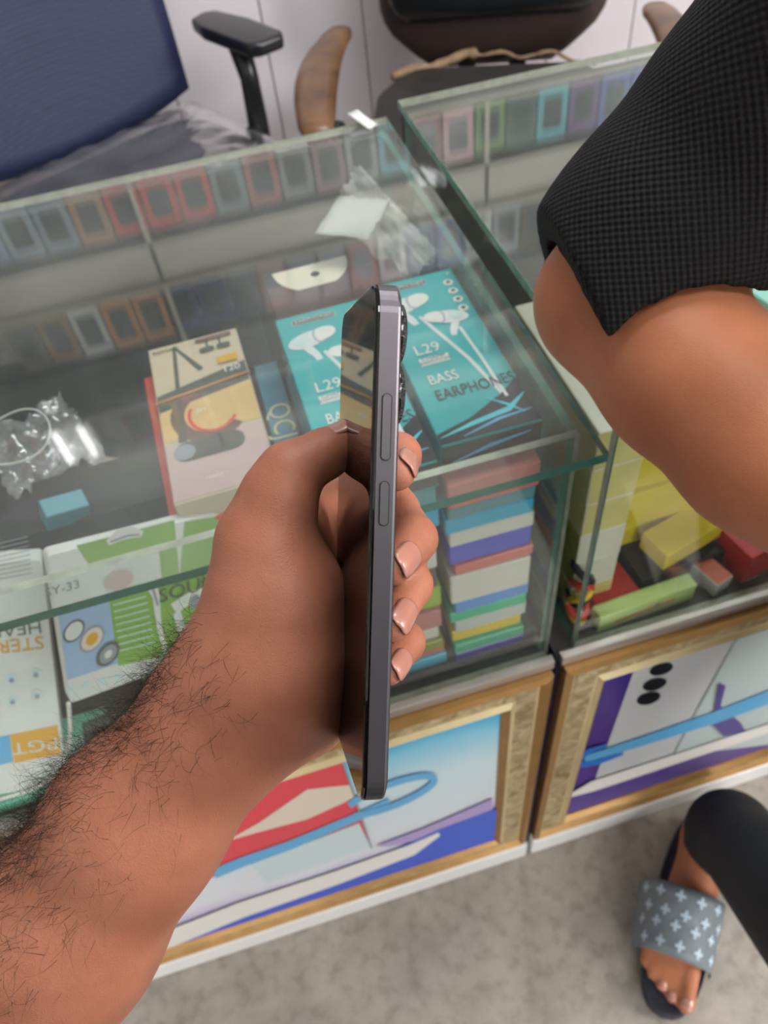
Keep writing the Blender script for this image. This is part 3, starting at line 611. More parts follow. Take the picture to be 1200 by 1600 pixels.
for lab, pts in (('white cable hanging from the green earphone pack', ((107, 1098, .70), (109, 1130, .675), (108, 1160, .65), (92, 1200, .635), (55, 1232, .633), (0, 1258, .632), (-70, 1280, .632))),
                 ('white cable loop over the mint green box', ((-40, 1150, .66), (0, 1168, .65), (17, 1195, .64), (18, 1218, .634), (0, 1238, .632), (-60, 1255, .632)))):
    P = [onz(u, v, z) for u, v, z in pts]; P = [Vector((p.x, max(p.y, .0215), p.z)) for p in P]; S = []
    for i in range(len(P) - 1):
        for t in np.linspace(0, 1, 6, endpoint=False):
            a, b_, c_, d_ = P[max(i - 1, 0)], P[i], P[i + 1], P[min(i + 2, len(P) - 1)]
            S.append(.5 * ((2 * b_) + (c_ - a) * t + (2 * a - 5 * b_ + 4 * c_ - d_) * t * t + (3 * b_ - a - 3 * c_ + d_) * t ** 3))
    tag(MB().tube(S, .0019, 8).build('cable', M_cable, None, smooth=True), lab, 'cable', 'white cables')

# ================================================================== goods in the right case
c_yellow = mat('yellow_card', (240, 214, 20), .4, noise_amt=.08); c_redc = mat('red_card', (200, 36, 40), .35, noise_amt=.1, clear=.2)
c_dark = mat('dark_print_card', (48, 46, 40), .4, noise_amt=.4, noise_scale=40); c_or = mat('orange_card', (214, 100, 50), .4)
c_lg = mat('pale_green_card', (196, 220, 130), .4); c_gsp = mat('yellow_spine', (176, 168, 60), .5, noise_amt=.4, noise_scale=70)
z = .632
for i, (dx, dy, rz) in enumerate(((.003, .008, .03), (-.002, .006, -.02), (.004, .004, .02), (.0, .007, -.03), (.003, .003, .02))):
    o = carton('yellow_box', f"bright yellow box, {['lowest', 'second from the bottom', 'middle one', 'second from the top', 'topmost'][i]} in the yellow stack", 'box', (.162 + dx, .150 + dy, z), (.125, .13, .0285), rz,
               [c_yellow, c_yellow, c_yellow, c_yellow, c_yellow, c_gsp], 'yellow boxes', bevel=.001); z += .029
o = carton('yellow_box', 'loose bright yellow box tilted out of the yellow stack', 'box', (.172, .072, .6405), (.075, .035, .024), .25, c_yellow, 'yellow boxes', bevel=.001)
for lab, lc, sz, rz, ms in (('dark printed box under the yellow stack', (.165, .125, .6052), (.1, .15, .026), .06, c_dark),):
    carton('accessory_box', lab, 'box', lc, sz, rz, ms)
o = carton('accessory_box', 'flat red box nearest the corner glass in the right case', 'box', (.088, .066, .6052), (.048, .066, .022), .12, c_redc)
decals('printed_label', [([(-.012, .012), (.006, .012), (.006, .026), (-.012, .026)], c_gry)], face_top(.022), o)
o = carton('accessory_box', 'low pale green box leaning at the front of the right case', 'box', (.115, .0305, .6052), (.105, .016, .026), .045, c_lg)
decals('printed_line', [(strip([(-.035, .010), (.03, .014)], .003), c_red), (strip([(-.02, .005), (.035, .008)], .002), c_pale)], face_front(.016), o); text('lettering', 'g', .012, (.01, .018), face_front(.016), c_tx, o)
carton('accessory_box', 'orange and white box beside the big red box', 'box', (.19, .052, .6052), (.022, .06, .02), .3, [c_packw, c_or, c_packw, c_packw, c_packw, c_packw])
o = carton('accessory_box', 'big glossy red box in the right part of the right case', 'box', (.265, .082, .6052), (.11, .095, .045), .2, c_redc)
decals('printed_label', [(strip([(-.03, .035), (.04, .035)], .009), c_gry)], face_top(.045), o)
# cream boxes along the side glass of the right case
c_pw = mat('pale_yellow_card', (222, 208, 130), .45, noise_amt=.2, noise_scale=25); c_pw2 = mat('cream_white_card', (224, 218, 200), .45, noise_amt=.1)
for i in range(6):
    carton('cream_box', f"cream box standing by the side glass, {['lowest', 'second from the bottom', 'third from the bottom', 'third from the top', 'second from the top', 'topmost'][i]} in its column", 'box', (.0665, .135, .6052 + i * .043), (.044 - .001 * (i % 2), .17, .0425), .0, [c_pw2, c_pw2 if i == 5 else c_pw, c_pw2 if i in (1, 2) else c_pw, c_pw, c_pw, c_pw if i > 2 else c_gsp], 'cream boxes by the side glass')
# black red yellow wrapped cable bundle between the cases
bn = empty('cable_bundle', onz(893, 860, .7), 0, 'black, red and yellow wrapped cable bundle hanging by the corner glass', 'cable')
bl = bn.location; bl.x = .052; bl.y = .048
for nm, m, r0, ph in (('black_wire', mat('black_wire', (24, 24, 26), .4), .0, 0), ('red_wire', mat('red_wire', (220, 52, 36), .4), -.018, 1.2), ('yellow_wire', mat('yellow_wire', (240, 196, 30), .4), -.032, 2.4)):
    MB().tube([(.008 * math.cos(a + ph), .012 * math.sin(a * 1.0 + ph), r0 + .03 * math.sin(a * .5) + .001 * a) for a in np.linspace(0, 4 * math.pi, 60)], .004, 8).build(nm, m, bn, smooth=True)
bl.z = .655
MB().tube([(0, .02, .03), (.0, .022, -.0495)], .003, 6).build('hanging_strap', mat('black_wire2', (30, 30, 32), .5), bn)
# mint thing lying on the right lid under the elbow
o = carton('mint_card_box', 'mint and white card box on the right case lid behind the elbow', 'box', (.205, .085, .9203), (.09, .11, .02), .2, mat('mint_card2', (150, 216, 196), .4))
decals('printed_label', [(rrect(-.03, .03, -.04, .03, .01), c_packw)], face_top(.02), o)

# ================================================================== chairs behind the cases
def mesh_fabric():
    m = bpy.data.materials.new('navy_mesh_fabric'); m.use_nodes = True; nt = m.node_tree; b = nt.nodes['Principled BSDF']; N = nt.nodes.new; L = nt.links.new
    tc = N('ShaderNodeTexCoord'); mp = N('ShaderNodeMapping'); mp.inputs['Rotation'].default_value = (0, .785, 0); L(tc.outputs['Object'], mp.inputs[0])
    ck = N('ShaderNodeTexChecker'); ck.inputs['Scale'].default_value = 190; ck.inputs[1].default_value = srgb(33, 41, 80); ck.inputs[2].default_value = srgb(18, 24, 52); L(mp.outputs[0], ck.inputs['Vector'])
    L(ck.outputs[0], b.inputs['Base Color']); b.inputs['Roughness'].default_value = .6
    bp = N('ShaderNodeBump'); bp.inputs['Strength'].default_value = .5; bp.inputs['Distance'].default_value = .002; L(ck.outputs['Fac'], bp.inputs['Height']); L(bp.outputs[0], b.inputs['Normal']); return m
M_mesh = mesh_fabric(); M_blkp = mat('black_plastic', (26, 28, 32), .3); M_seat = mat('dark_seat_fabric', (58, 58, 62), .7, noise_amt=.2); M_chrome = mat('chrome', (190, 190, 192), .15, metal=1.)
def pad(x0, x1, y0, y1, z0, z1, r, nx=14, ny=14, dome=.02, f=None):
    """soft cushion: rounded outline, domed top"""
    mb = MB(); rings = []; out = rrect(x0, x1, y0, y1, r, 6); cx, cy = (x0 + x1) / 2, (y0 + y1) / 2
    for s, z in ((.92, z0), (.985, z0 + .2 * (z1 - z0)), (1., .5 * (z0 + z1)), (.985, z0 + .82 * (z1 - z0)), (.93, z1), (.8, z1 + dome * .5), (.55, z1 + dome * .85), (.25, z1 + dome), (.02, z1 + dome * 1.02)):
        rings.append([(cx + (x - cx) * s, cy + (y - cy) * s, z) for x, y in out])
    mb.loft(rings); 
    if f: mb.v = [f(v) for v in mb.v]
    return mb
def swivel_base(t, zt):
    MB().tube([(0, 0, .07), (0, 0, zt)], .028, 14).build('gas_column', M_chrome, t, smooth=True)
    for k in range(5):
        a = k * 2 * math.pi / 5 + .3; c, s = math.cos(a), math.sin(a)
        MB().tube([(0, 0, .10), (.15 * c, .15 * s, .085), (.28 * c, .28 * s, .062)], [.024, .02, .014], 8).build('base_arm', M_blkp, t, smooth=True)
        MB().tube([(.28 * c - .018 * s, .28 * s + .018 * c, .028), (.28 * c + .018 * s, .28 * s - .018 * c, .028)], .027, 14).build('castor', M_blkp, t, smooth=True)
ch = empty('office_chair', (-.325, 1.31, 0), math.radians(27), 'office chair with navy mesh backrest and plastic-wrapped dark seat', 'chair')
swivel_base(ch, .44)
pad(-.30, .30, -.27, .25, .44, .515, .11, dome=.03).build('seat', M_seat, ch, smooth=True)
rings = []                                                            # mesh back: curved panel leaning backwards
for i, z in enumerate(np.linspace(0, 1, 13)):
    wz = .275 + .035 * math.sin(min(z * 1.6, 1) * math.pi / 2) - .05 * max(0, z - .75) * 2; ring = []
    for s in np.linspace(-1, 1, 15): ring.append((wz * s, .205 + .12 * z + .03 * (1 - s * s) * .8 + .02 * math.sin(z * 3), (.525 + .52 * z + .05 * s * s * (1 - z))))
    for s in np.linspace(1, -1, 15): ring.append((wz * s, .227 + .12 * z + .03 * (1 - s * s) * .8 + .02 * math.sin(z * 3), (.525 + .52 * z + .05 * s * s * (1 - z))))
    rings.append(ring)
MB().loft(rings).build('backrest', M_mesh, ch, smooth=True)
for s in (-1, 1):
    p = MB(); p.tube([(s * .325, .04, .42), (s * .34, .05, .5), (s * .355, .07, .60), (s * .357, .09, .675)], [.024, .024, .021, .026], 12).build('arm_post', M_blkp, ch, smooth=True)
    g = MB(); pts = [(-.045, -.02), (-.03, -.035), (.03, -.04), (.045, -.02), (.05, .10), (.036, .21), (.012, .228), (-.03, .215), (-.046, .15)]
    g.prism([(s * .357 + x, y) for x, y in pts], .672, .70); g.build('arm_pad', M_blkp, ch, bevel=.009, seg=3, smooth=True)
    MB().box(min(s * .2, s * .335), max(s * .2, s * .335), .02, .07, .42, .437).build('arm_bracket', M_blkp, ch)
# plastic wrap over the seat
n = 44; vs = []; ext = .318
for j in range(n + 1):
    for i in range(n + 1):
        x, y = (i / n * 2 - 1) * ext, (j / n * 2 - 1) * .275 - .012
        e = max(abs(x) / ext, abs(y + .012) / .275); z = .553 - .05 * max(0, e - .82) ** 1.2 * 4 - .02 * (e ** 4)
        a = math.atan2(y, x); z += .006 * abs(math.sin(a * 9 + 3 * noise.noise(Vector((x * 9, y * 9, 1))))) * e + .004 * noise.noise(Vector((x * 30, y * 30, 4)))
        vs.append((x, y, z))
fs = [(j * (n + 1) + i, j * (n + 1) + i + 1, (j + 1) * (n + 1) + i + 1, (j + 1) * (n + 1) + i) for j in range(n) for i in range(n)]
M_wrap = glass_mat('clear_wrap', (.97, .97, .97), .065, 3.0, .18, (225, 222, 225))
MB().add(vs, fs).build('plastic_wrap', M_wrap, ch, smooth=True, fixn=False)

M_leath = mat('black_leather', (24, 28, 32), .28, bump=.12, bump_scale=350, clear=.15); M_brown = mat('dark_brown_leather', (54, 42, 40), .35, bump=.15, bump_scale=300)
M_wood = mat('worn_brown_wood', (120, 86, 56), .4, col2=(70, 48, 32), noise_scale=14, clear=.2); M_torn = mat('torn_leather_seat', (50, 48, 46), .55, noise_amt=.25, bump=.3, bump_scale=60); M_foam = mat('torn_foam_edge', (150, 124, 96), .8, noise_amt=.4, noise_scale=60, bump=.5)
ch = empty('leather_chair', (.46, 1.34, 0), math.radians(-20), 'black and brown leather armchair with worn wooden armrests', 'chair')
swivel_base(ch, .42)
def torn(v):
    x, y, z = v; return (x, y, z + .012 * noise.noise(Vector((x * 14, y * 14, 2))) + .03 * max(0, (y - .08)) * 1.5)
pad(-.275, .265, -.26, .225, .42, .505, .1, dome=.04, f=torn).build('seat', M_torn, ch, smooth=True)
path = [(-.235 + .47 * t, .165 + .05 * math.sin(t * math.pi) + .012 * noise.noise(Vector((t * 9, 0, 0))), .522 + .022 * noise.noise(Vector((t * 7, 3, 1))) + .016 * math.sin(t * 3.14)) for t in np.linspace(0, 1, 40)]
MB().tube(path, [(.011 if i < 17 else .0045) + .004 * noise.noise(Vector((i * .6, 1, 7))) for i in range(40)], 8).build('torn_edge', M_foam, ch, smooth=True)
def backshell(name, m, y0, yo, ws, z0, z1, bulge, lean=.16):
    rings = []; N_ = 26
    for i in range(N_ + 1):
        t = i / N_; z = z0 + (z1 - z0) * t; hw = np.interp(t, [p[0] for p in ws], [p[1] for p in ws]); ring = []
        for k in range(28):
            a = 2 * math.pi * k / 28; x = hw * (abs(math.cos(a)) ** .6) * (1 if math.cos(a) >= 0 else -1); yy = (abs(math.sin(a)) ** .7) * (1 if math.sin(a) >= 0 else -1)
            ed = min(1, math.sqrt(max(0, t * 7))) * min(1, math.sqrt(max(0.02, (1 - t) * 7)))
            ring.append((x, y0 + yo * yy * ed * (1 + bulge * (1 - (x / hw) ** 2)) + lean * t * (z1 - z0) + .0, z))
        rings.append(ring)
    return MB().loft(rings).build(name, m, ch, smooth=True)
backshell('backrest', M_brown, .245, .035, [(0, .14), (.05, .19), (.13, .25), (.2, .265), (.7, .25), (.95, .2), (1, .15)], .505, 1.16, .2)
backshell('back_cushion', M_leath, .215, .045, [(0, .2), (.06, .232), (.12, .238), (.7, .22), (.95, .17), (1, .12)], .615, 1.12, .5)
for s in (-1, 1):
    x = s * .345; rings = []
    for i, t in enumerate(np.linspace(0, 1, 15)):
        y = -.29 + .44 * t; z = .60 + .03 * t + .015 * math.sin(t * 3.14); w = .034 + .012 * math.sin(min(1, t * 1.15) * 3.0) + (.0 if 0 < i < 14 else -.008); bow = s * .022 * math.sin(t * 3.14)
        rings.append([(x + bow + w * math.cos(a) * (abs(math.cos(a)) ** -.25 if abs(math.cos(a)) > .05 else 1), y, z + .014 * math.sin(a)) for a in (2 * math.pi * k / 16 for k in range(16))])
    MB().loft(rings).build('armrest', M_wood, ch, smooth=True)
    MB().tube([(s * .31, -.26, .60), (s * .30, -.2, .52), (s * .29, -.06, .45), (s * .2, .0, .415)], [.02, .022, .024, .022], 10).build('arm_support', M_blkp, ch, smooth=True)
for xx in (-.06, .06): MB().box(xx - .02, xx + .02, .1, .26, .395, .42).build('back_bracket', M_blkp, ch); MB().box(xx - .02, xx + .02, .24, .275, .40, .53).build('back_bracket', M_blkp, ch)

# ================================================================== wall rack above the chairs (seen mirrored in the case lids)
M_board = mat('rack_board', (214, 208, 194), .5, noise_amt=.06); M_rackdk = mat('rack_dark_board', (96, 92, 86), .6)  # second material: dark grey fascia between the middle and top rows
rk = empty('wall_rack', (.1, 1.9, 1.45), 0, 'cream wall rack of phone cover packs mirrored in the case lids', 'rack')
ROWS = (1.495, 1.815, 2.215)
for z in ROWS: MB().box(-1.5, 1.5, -.165, -.001, z - 1.45 - .012, z - 1.45).build('shelf_board', M_board, rk)
for z0, z1, m in ((1.682, 1.80, M_board), (2.03, 2.20, M_rackdk), (2.42, 2.50, M_board)): MB().box(-1.5, 1.5, -.14, -.128, z0 - 1.45, z1 - 1.45).build('fascia', m, rk)
for xx in (-1.5, -.5, .5, 1.49): MB().box(xx, xx + .012, -.14, -.001, .0, 1.05).build('upright', M_board, rk)
M_win = mat('pack_window_dark', (64, 74, 84), .15, clear=.4)
row_cols = [[(186, 200, 226), (150, 166, 214), (160, 182, 200), (150, 168, 190), (196, 140, 106), (226, 62, 72), (226, 58, 66), (220, 56, 66), (130, 150, 160), (190, 100, 100), (150, 150, 150), (160, 120, 130), (170, 170, 176), (120, 184, 196), (150, 80, 90), (216, 170, 176), (120, 160, 90), (70, 100, 90), (90, 190, 204), (120, 90, 150), (90, 110, 190), (80, 100, 190), (170, 160, 120)],
            [(120, 110, 96), (170, 130, 90), (214, 216, 210), (214, 146, 80), (206, 142, 84), (60, 76, 130), (50, 66, 120), (56, 60, 96), (140, 60, 66), (90, 92, 110), (120, 120, 130), (170, 90, 90), (210, 212, 214), (60, 84, 160), (70, 96, 170), (210, 214, 218), (150, 160, 170), (90, 70, 60), (100, 100, 140)],
            [(150, 70, 60), (170, 90, 70), (140, 50, 54), (150, 60, 60), (130, 44, 52), (214, 176, 60), (216, 56, 70), (110, 30, 40), (150, 110, 100), (70, 76, 90), (160, 120, 110), (90, 90, 96), (120, 60, 60), (90, 100, 110)]]
row_x = (-.90, -.84, -1.02); row_h = (.165, .19, .185); rname = ('bottom', 'middle', 'top')
ords = ['first', 'second', 'third', 'fourth', 'fifth', 'sixth', 'seventh', 'eighth', 'ninth', 'tenth', 'eleventh', 'twelfth', 'thirteenth', 'fourteenth', 'fifteenth', 'sixteenth', 'seventeenth', 'eighteenth', 'nineteenth', 'twentieth', 'twenty-first', 'twenty-second', 'twenty-third']
def cname(c):
    r, g, b_ = c; mx, mn = max(c), min(c)
    if mx - mn < 28: return 'pale grey' if mx > 190 else ('grey' if mx > 120 else 'charcoal')
    if r == mx: return ('red' if g < 75 else 'brown' if r < 180 else 'orange' if b_ < 130 else 'pink')
    return 'green' if g == mx else ('light blue' if r > 110 else 'blue')
for r in range(3):
    for i, c in enumerate(row_cols[r]):
        px_ = row_x[r] + i * .095
        if r == 2 and abs(px_ + .86) < .13: continue
        h = row_h[r] * random.uniform(.93, 1.0)
        o = carton('cover_pack', f'{cname(c)} phone cover pack, {ords[i]} from the left on the {rname[r]} rack shelf', 'pack', (px_, 1.785, ROWS[r] + .0005), (.088, .022, h), random.uniform(-.04, .04), mat('pack_%d_%d_%d' % c, c, .35, clear=.2), 'phone cover packs on the wall rack')
        decals('pack_window', [(rrect(-.028, .028, h * .25, h * .82, .008), M_win)], face_front(.022), o)
lp = empty('glare_stand_in', (-.86, 1.77, 2.32), 0, 'added twin glowing tubes on the wall rack, standing in for glare off glossy packs, mirrored as two white streaks', 'lamp')  # added glowing tubes imitate glare off glossy packs; no such lamp is known
MB().box(-.075, .075, .0, .012, -.075, .075).build('glare_plate', M_white, lp)
M_tube = bpy.data.materials.new('tube_glow'); M_tube.use_nodes = True; _e = M_tube.node_tree.nodes['Principled BSDF']; _e.inputs['Emission Color'].default_value = (1, 1, 1, 1); _e.inputs['Emission Strength'].default_value = 9
for s in (-1, 1): MB().tube([(s * .042, -.012, -.065), (s * .042, -.012, .065)], .011, 12).build('glare_tube', M_tube, lp, smooth=True)
MB().box(-.02, .02, .012, .129, -.02, .02).build('glare_arm', M_white, lp)

# ================================================================== the phone
def cd(x, y, z): return Vector(ROT.T @ np.array([x, y, z]))           # camera-frame direction to the place
top_, bot_ = cw(609, 437, .229), cw(585, 1267, .2475)
Ldir = (bot_ - top_).normalized(); PH = (bot_ - top_).length
w0 = cd(-.19, 0, .982); Wd = (w0 - Ldir * w0.dot(Ldir)).normalized(); Td = Ldir.cross(Wd).normalized()
mid = (top_ + bot_) / 2
MP = Matrix(((Td.x, Wd.x, -Ldir.x, mid.x), (Td.y, Wd.y, -Ldir.y, mid.y), (Td.z, Wd.z, -Ldir.z, mid.z), (0, 0, 0, 1)))
ph = empty('smartphone', (0, 0, 0), 0, 'slim grey smartphone held upright and seen edge-on in the foreground hand', 'phone'); ph.matrix_world = MP
M_alu = mat('grey_lilac_metal', (98, 94, 99), .38, metal=.75); M_scr = mat('black_screen_glass', (6, 6, 9), .02, spec=.6); M_pback = mat('dark_grey_back', (48, 50, 58), .2, clear=.4)
M_gap = mat('button_gap', (28, 28, 32), .5); M_lens = mat('camera_black', (14, 14, 16), .12, clear=.6); M_glit = mat('knurled_ring', (90, 92, 96), .15, metal=1., bump=.9, bump_scale=1400)
hh, ww, th = PH / 2, .0765, .0041
def slab(stations, r):
    rings = []
    for x, ins in stations: rings.append([(x, y, z) for y, z in rrect(ins, ww - ins, -hh + ins, hh - ins, max(r - ins, .001), 8)])
    return MB().loft(rings)
slab([(-.0026, .0), (.0030, .0), (.0037, .0003), (th, .0011)], .0095).build('metal_frame', M_alu, ph, smooth=False)
slab([(-th, .0012), (-.0038, .0005), (-.0032, .0002), (-.0027, .0002)], .0095).build('screen', M_scr, ph)
slab([(th - .0002, .0014), (th + .0004, .0022)], .0095).build('back_cover', M_pback, ph)
def button(name, za, zb):
    g = MB(); T = Matrix.Rotation(math.pi / 2, 4, 'X')
    g.prism(rrect(.0002 - .0017, .0002 + .0017, za - .0004, zb + .0004, .0016, 5), .0, .00006, T); gap = g.build('button_gap', M_gap, ph)
    g = MB(); g.prism(rrect(.0002 - .0013, .0002 + .0013, za, zb, .00125, 5), .0, .00042, T); b = g.build(name, M_alu, ph, bevel=.00015, seg=1)
zc = lambda f: hh - f * PH
button('volume_button', zc(.322), zc(.203)); button('power_button', zc(.443), zc(.363))
for f in (.085, .2):
    g = MB(); z = zc(f); T = Matrix.Translation((th, .0145, z)) @ Matrix.Rotation(math.pi / 2, 4, 'Y')
    lens = MB().prism(ngon(0, 0, .0098, .0098, 36), .0, .0019, T).build('camera_lens', M_lens, ph, bevel=.0004, seg=2)
    MB().loft([[T @ Vector((x, y, zz)) for x, y in ngon(0, 0, r_, r_, 48)] for r_, zz in ((.0092, .0018), (.0092, .0028), (.0083, .0032), (.0079, .0026))], cap=False).build('lens_ring', M_glit, lens)
    MB().prism(ngon(0, 0, .0079, .0079, 30), .0019, .0026, T).build('lens_glass', M_scr, lens)

# ================================================================== the hand that holds it
def skin(name, c_hi, c_lo, sss=.08, scale=30):
    m = bpy.data.materials.new(name); m.use_nodes = True; nt = m.node_tree; b = nt.nodes['Principled BSDF']; N = nt.nodes.new; L = nt.links.new
    tc = N('ShaderNodeTexCoord'); n1 = N('ShaderNodeTexNoise'); n1.inputs['Scale'].default_value = scale; n1.inputs['Detail'].default_value = 6; L(tc.outputs['Object'], n1.inputs['Vector'])
    r = N('ShaderNodeValToRGB'); e = r.color_ramp.elements; e[0].position = .3; e[0].color = srgb(*c_lo); e[1].position = .7; e[1].color = srgb(*c_hi); L(n1.outputs['Fac'], r.inputs[0]); L(r.outputs[0], b.inputs['Base Color'])
    vo = N('ShaderNodeTexVoronoi'); vo.inputs['Scale'].default_value = 850; vo.feature = 'DISTANCE_TO_EDGE'; L(tc.outputs['Object'], vo.inputs['Vector'])
    n2 = N('ShaderNodeTexNoise'); n2.inputs['Scale'].default_value = 160; n2.inputs['Detail'].default_value = 5; L(tc.outputs['Object'], n2.inputs['Vector'])
    ad = N('ShaderNodeMath'); ad.operation = 'MULTIPLY_ADD'; ad.inputs[1].default_value = .6; L(vo.outputs['Distance'], ad.inputs[0]); L(n2.outputs['Fac'], ad.inputs[2])
    bp = N('ShaderNodeBump'); bp.inputs['Strength'].default_value = .2; bp.inputs['Distance'].default_value = .0014; L(ad.outputs[0], bp.inputs['Height']); L(bp.outputs[0], b.inputs['Normal'])
    b.inputs['Roughness'].default_value = .5; b.inputs['Specular IOR Level'].default_value = .35
    b.inputs['Subsurface Weight'].default_value = sss; b.inputs['Subsurface Radius'].default_value = (1, .35, .2); b.inputs['Subsurface Scale'].default_value = .004
    return m
M_skin = skin('brown_skin', (174, 112, 88), (148, 91, 69)); M_nail = mat('fingernail', (178, 122, 106), .32, clear=.4, noise_amt=.08); M_hair = mat('dark_body_hair', (34, 22, 16), .5)
A = []                                                              # everything as (pixel u, v, depth)
wrist = cw(362, 1118, .306)
pal = lambda u, v, d: cw(u, v, d)
prims = []
def C(a, ra, b, rb, k): prims.append((cw(*a), ra, cw(*b), rb, k))
# forearm: two bones give the oval section
C((362, 1118, .306), .0275, (222, 1290, .306), .0315, .012); C((350, 1095, .318), .025, (205, 1270, .322), .031, .012)
C((222, 1290, .306), .0315, (105, 1460, .31), .036, .012); C((205, 1270, .322), .031, (95, 1440, .33), .036, .012)
C((105, 1460, .31), .036, (-120, 1760, .325), .043, .012); C((95, 1440, .33), .036, (-130, 1730, .345), .043, .012)
C((-120, 1760, .33), .044, (-235, 1915, .335), .042, .015); SHP = Vector((-.41, -.60, 1.30)); el = cw(-235, 1915, .335); prims.append((el, .043, el + (SHP - el) * .3, .046, .02))
# wrist into the thenar side of the hand
C((362, 1118, .306), .0275, (398, 1035, .300), .0262, .016); C((350, 1095, .318), .024, (420, 960, .328), .020, .016)
C((398, 1035, .300), .0255, (430, 940, .296), .0235, .014); C((440, 1030, .300), .0240, (432, 925, .296), .0232, .012)
C((445, 1085, .303), .0215, (440, 1020, .300), .0245, .012); C((432, 1110, .308), .021, (494, 1128, .314), .0115, .014)
C((430, 925, .295), .0228, (416, 845, .289), .0172, .010)
# thumb
C((416, 845, .289), .0172, (437, 775, .286), .0136, .008); C((437, 775, .286), .0134, (453, 738, .286), .0112, .006)
C((453, 738, .286), .0110, (508, 709, .290), .0092, .004); C((508, 709, .290), .0092, (541, 688, .293), .0072, .004)
C((440, 850, .305), .015, (470, 870, .318), .013, .008)
# palm behind the phone
for (u, v, d, r) in ((500, 800, .348, .0125), (512, 850, .353, .013), (515, 920, .354, .0125), (512, 985, .352, .0115)): C((430, 1040, .335), .022, (u, v, d), r, .012)
C((448, 835, .312), .013, (506, 770, .342), .0125, .008); C((455, 850, .322), .012, (500, 800, .348), .0125, .01); C((470, 900, .322), .013, (505, 860, .348), .0125, .012)
FING = [  # MCP, PIP, DIP, tip with radii
    [((506, 770, .342), .0125), ((606, 728, .340), .0096), ((622, 712, .303), .0088), ((619, 738, .280), .0072)],
    [((512, 850, .353), .012), ((618, 798, .338), .0102), ((646, 842, .308), .0094), ((612, 884, .287), .0078)],
    [((515, 920, .354), .0115), ((618, 882, .340), .0098), ((640, 914, .309), .0090), ((611, 975, .289), .0074)],
    [((512, 985, .352), .0105), ((606, 965, .338), .0088), ((632, 1003, .310), .0080), ((606, 1046, .292), .0066)]]
for fg in FING:
    for i in range(3): C(fg[i][0], fg[i][1], fg[i + 1][0], fg[i + 1][1], .0035 if i else .006)
allp = np.array([list(p[0]) for p in prims] + [list(p[2]) for p in prims]); m_ = .06
sd = SDF(allp.min(0) - m_, allp.max(0) + m_, .0017)
for a, ra, b, rb, k in prims: sd.cone(a, b, ra, rb, k)
hand_me = sd.mesh('person', 2, el)
hand = link_mesh('person', hand_me, M_skin); hand.location = el
tag(hand, 'bare hairy left forearm and hand of a person gripping the phone', 'person')
Minv = Matrix.Translation(-el)
def nail(parent, inv, c, along, nrm, r, slope=0., y0=-1.15, y1=.72, half=.74, m=M_nail, lift=.00035):
    """nail plate lying on a fingertip of radius r centred at c; along points to the tip, nrm outward"""
    along = along.normalized(); nrm = (nrm - along * nrm.dot(along)).normalized(); sdv = along.cross(nrm); n = 10; rows = 12; vs = []
    for j in range(rows + 1):
        t = j / rows; y = (y0 + (y1 - y0) * t) * r; wd = half * r * math.sqrt(max(.12, 1 - abs(2 * t - 1) ** 5)); ry = r + slope * max(0, -y)
        for i in range(n + 1):
            x = (i / n * 2 - 1) * wd; z = math.sqrt(max(ry * ry - x * x - (max(0, y) * .8) ** 2, 1e-9)) + lift
            vs.append(inv @ (c + along * y + sdv * x + nrm * z))
    fs = [(j * (n + 1) + i, j * (n + 1) + i + 1, (j + 1) * (n + 1) + i + 1, (j + 1) * (n + 1) + i) for j in range(rows) for i in range(n)]
    o = MB().add(vs, fs).build('fingernail', m, parent, smooth=True, fixn=False); so = o.modifiers.new('thickness', 'SOLIDIFY'); so.thickness = .0006; so.offset = 0
    return o
for fg, nv in zip(FING, ((.32, .05, -.95), (.25, .1, -.96), (.36, .05, -.93), (.32, .05, -.95))):
    d_, t_ = cw(*fg[2][0]), cw(*fg[3][0]); al = (t_ - d_).normalized(); n_ = cd(*nv); n_ = (n_ - al * n_.dot(al)).normalized(); r_ = fg[3][1]
    nail(hand, Minv, t_, al, n_, r_, (fg[2][1] - r_) / (t_ - d_).length)
d_, t_ = cw(508, 709, .290), cw(541, 688, .293); n_ = cd(-.3, -.82, -.48)
nail(hand, Minv, t_, t_ - d_, n_, .0072, .002 / (t_ - d_).length, -1.4, .5, .72)
# hair on the forearm: strands rooted on the skin
co = np.empty(len(hand_me.vertices) * 3, np.float32); hand_me.vertices.foreach_get('co', co); co = co.reshape(-1, 3) + np.array(el)
no = np.empty(len(hand_me.vertices) * 3, np.float32); hand_me.vertices.foreach_get('normal', no); no = no.reshape(-1, 3)
pc = (ROT @ (co - CAM).T).T; U = 600 + F * pc[:, 0] / pc[:, 2]; Vp = 800 + F * pc[:, 1] / pc[:, 2]; nc = (ROT @ no.T).T
arm = np.array([-.59, .80]); s_ = (U - 330) * arm[0] + (Vp - 1080) * arm[1]                  # distance down the arm from the wrist, px
side = nc[:, 0] * -.80 + nc[:, 1] * -.59                                                     # towards the upper left, the hairy side
dens = np.clip((s_ + 130) / 160, 0, 1) * np.clip((side + .6) / 1.1, 0, 1) ** 1.8 * np.where(s_ > 900, 0, 1) * np.where(nc[:, 2] > .6, .3, 1)
dens = np.where(s_ < -60, dens * .5, dens) * np.where(side > .72, 2.0, 1.0); dens /= dens.sum()
pick = rng.choice(len(co), 6500, replace=True, p=dens); mbv = []; mbf = []
down = cd(-.59, .80, .0); 
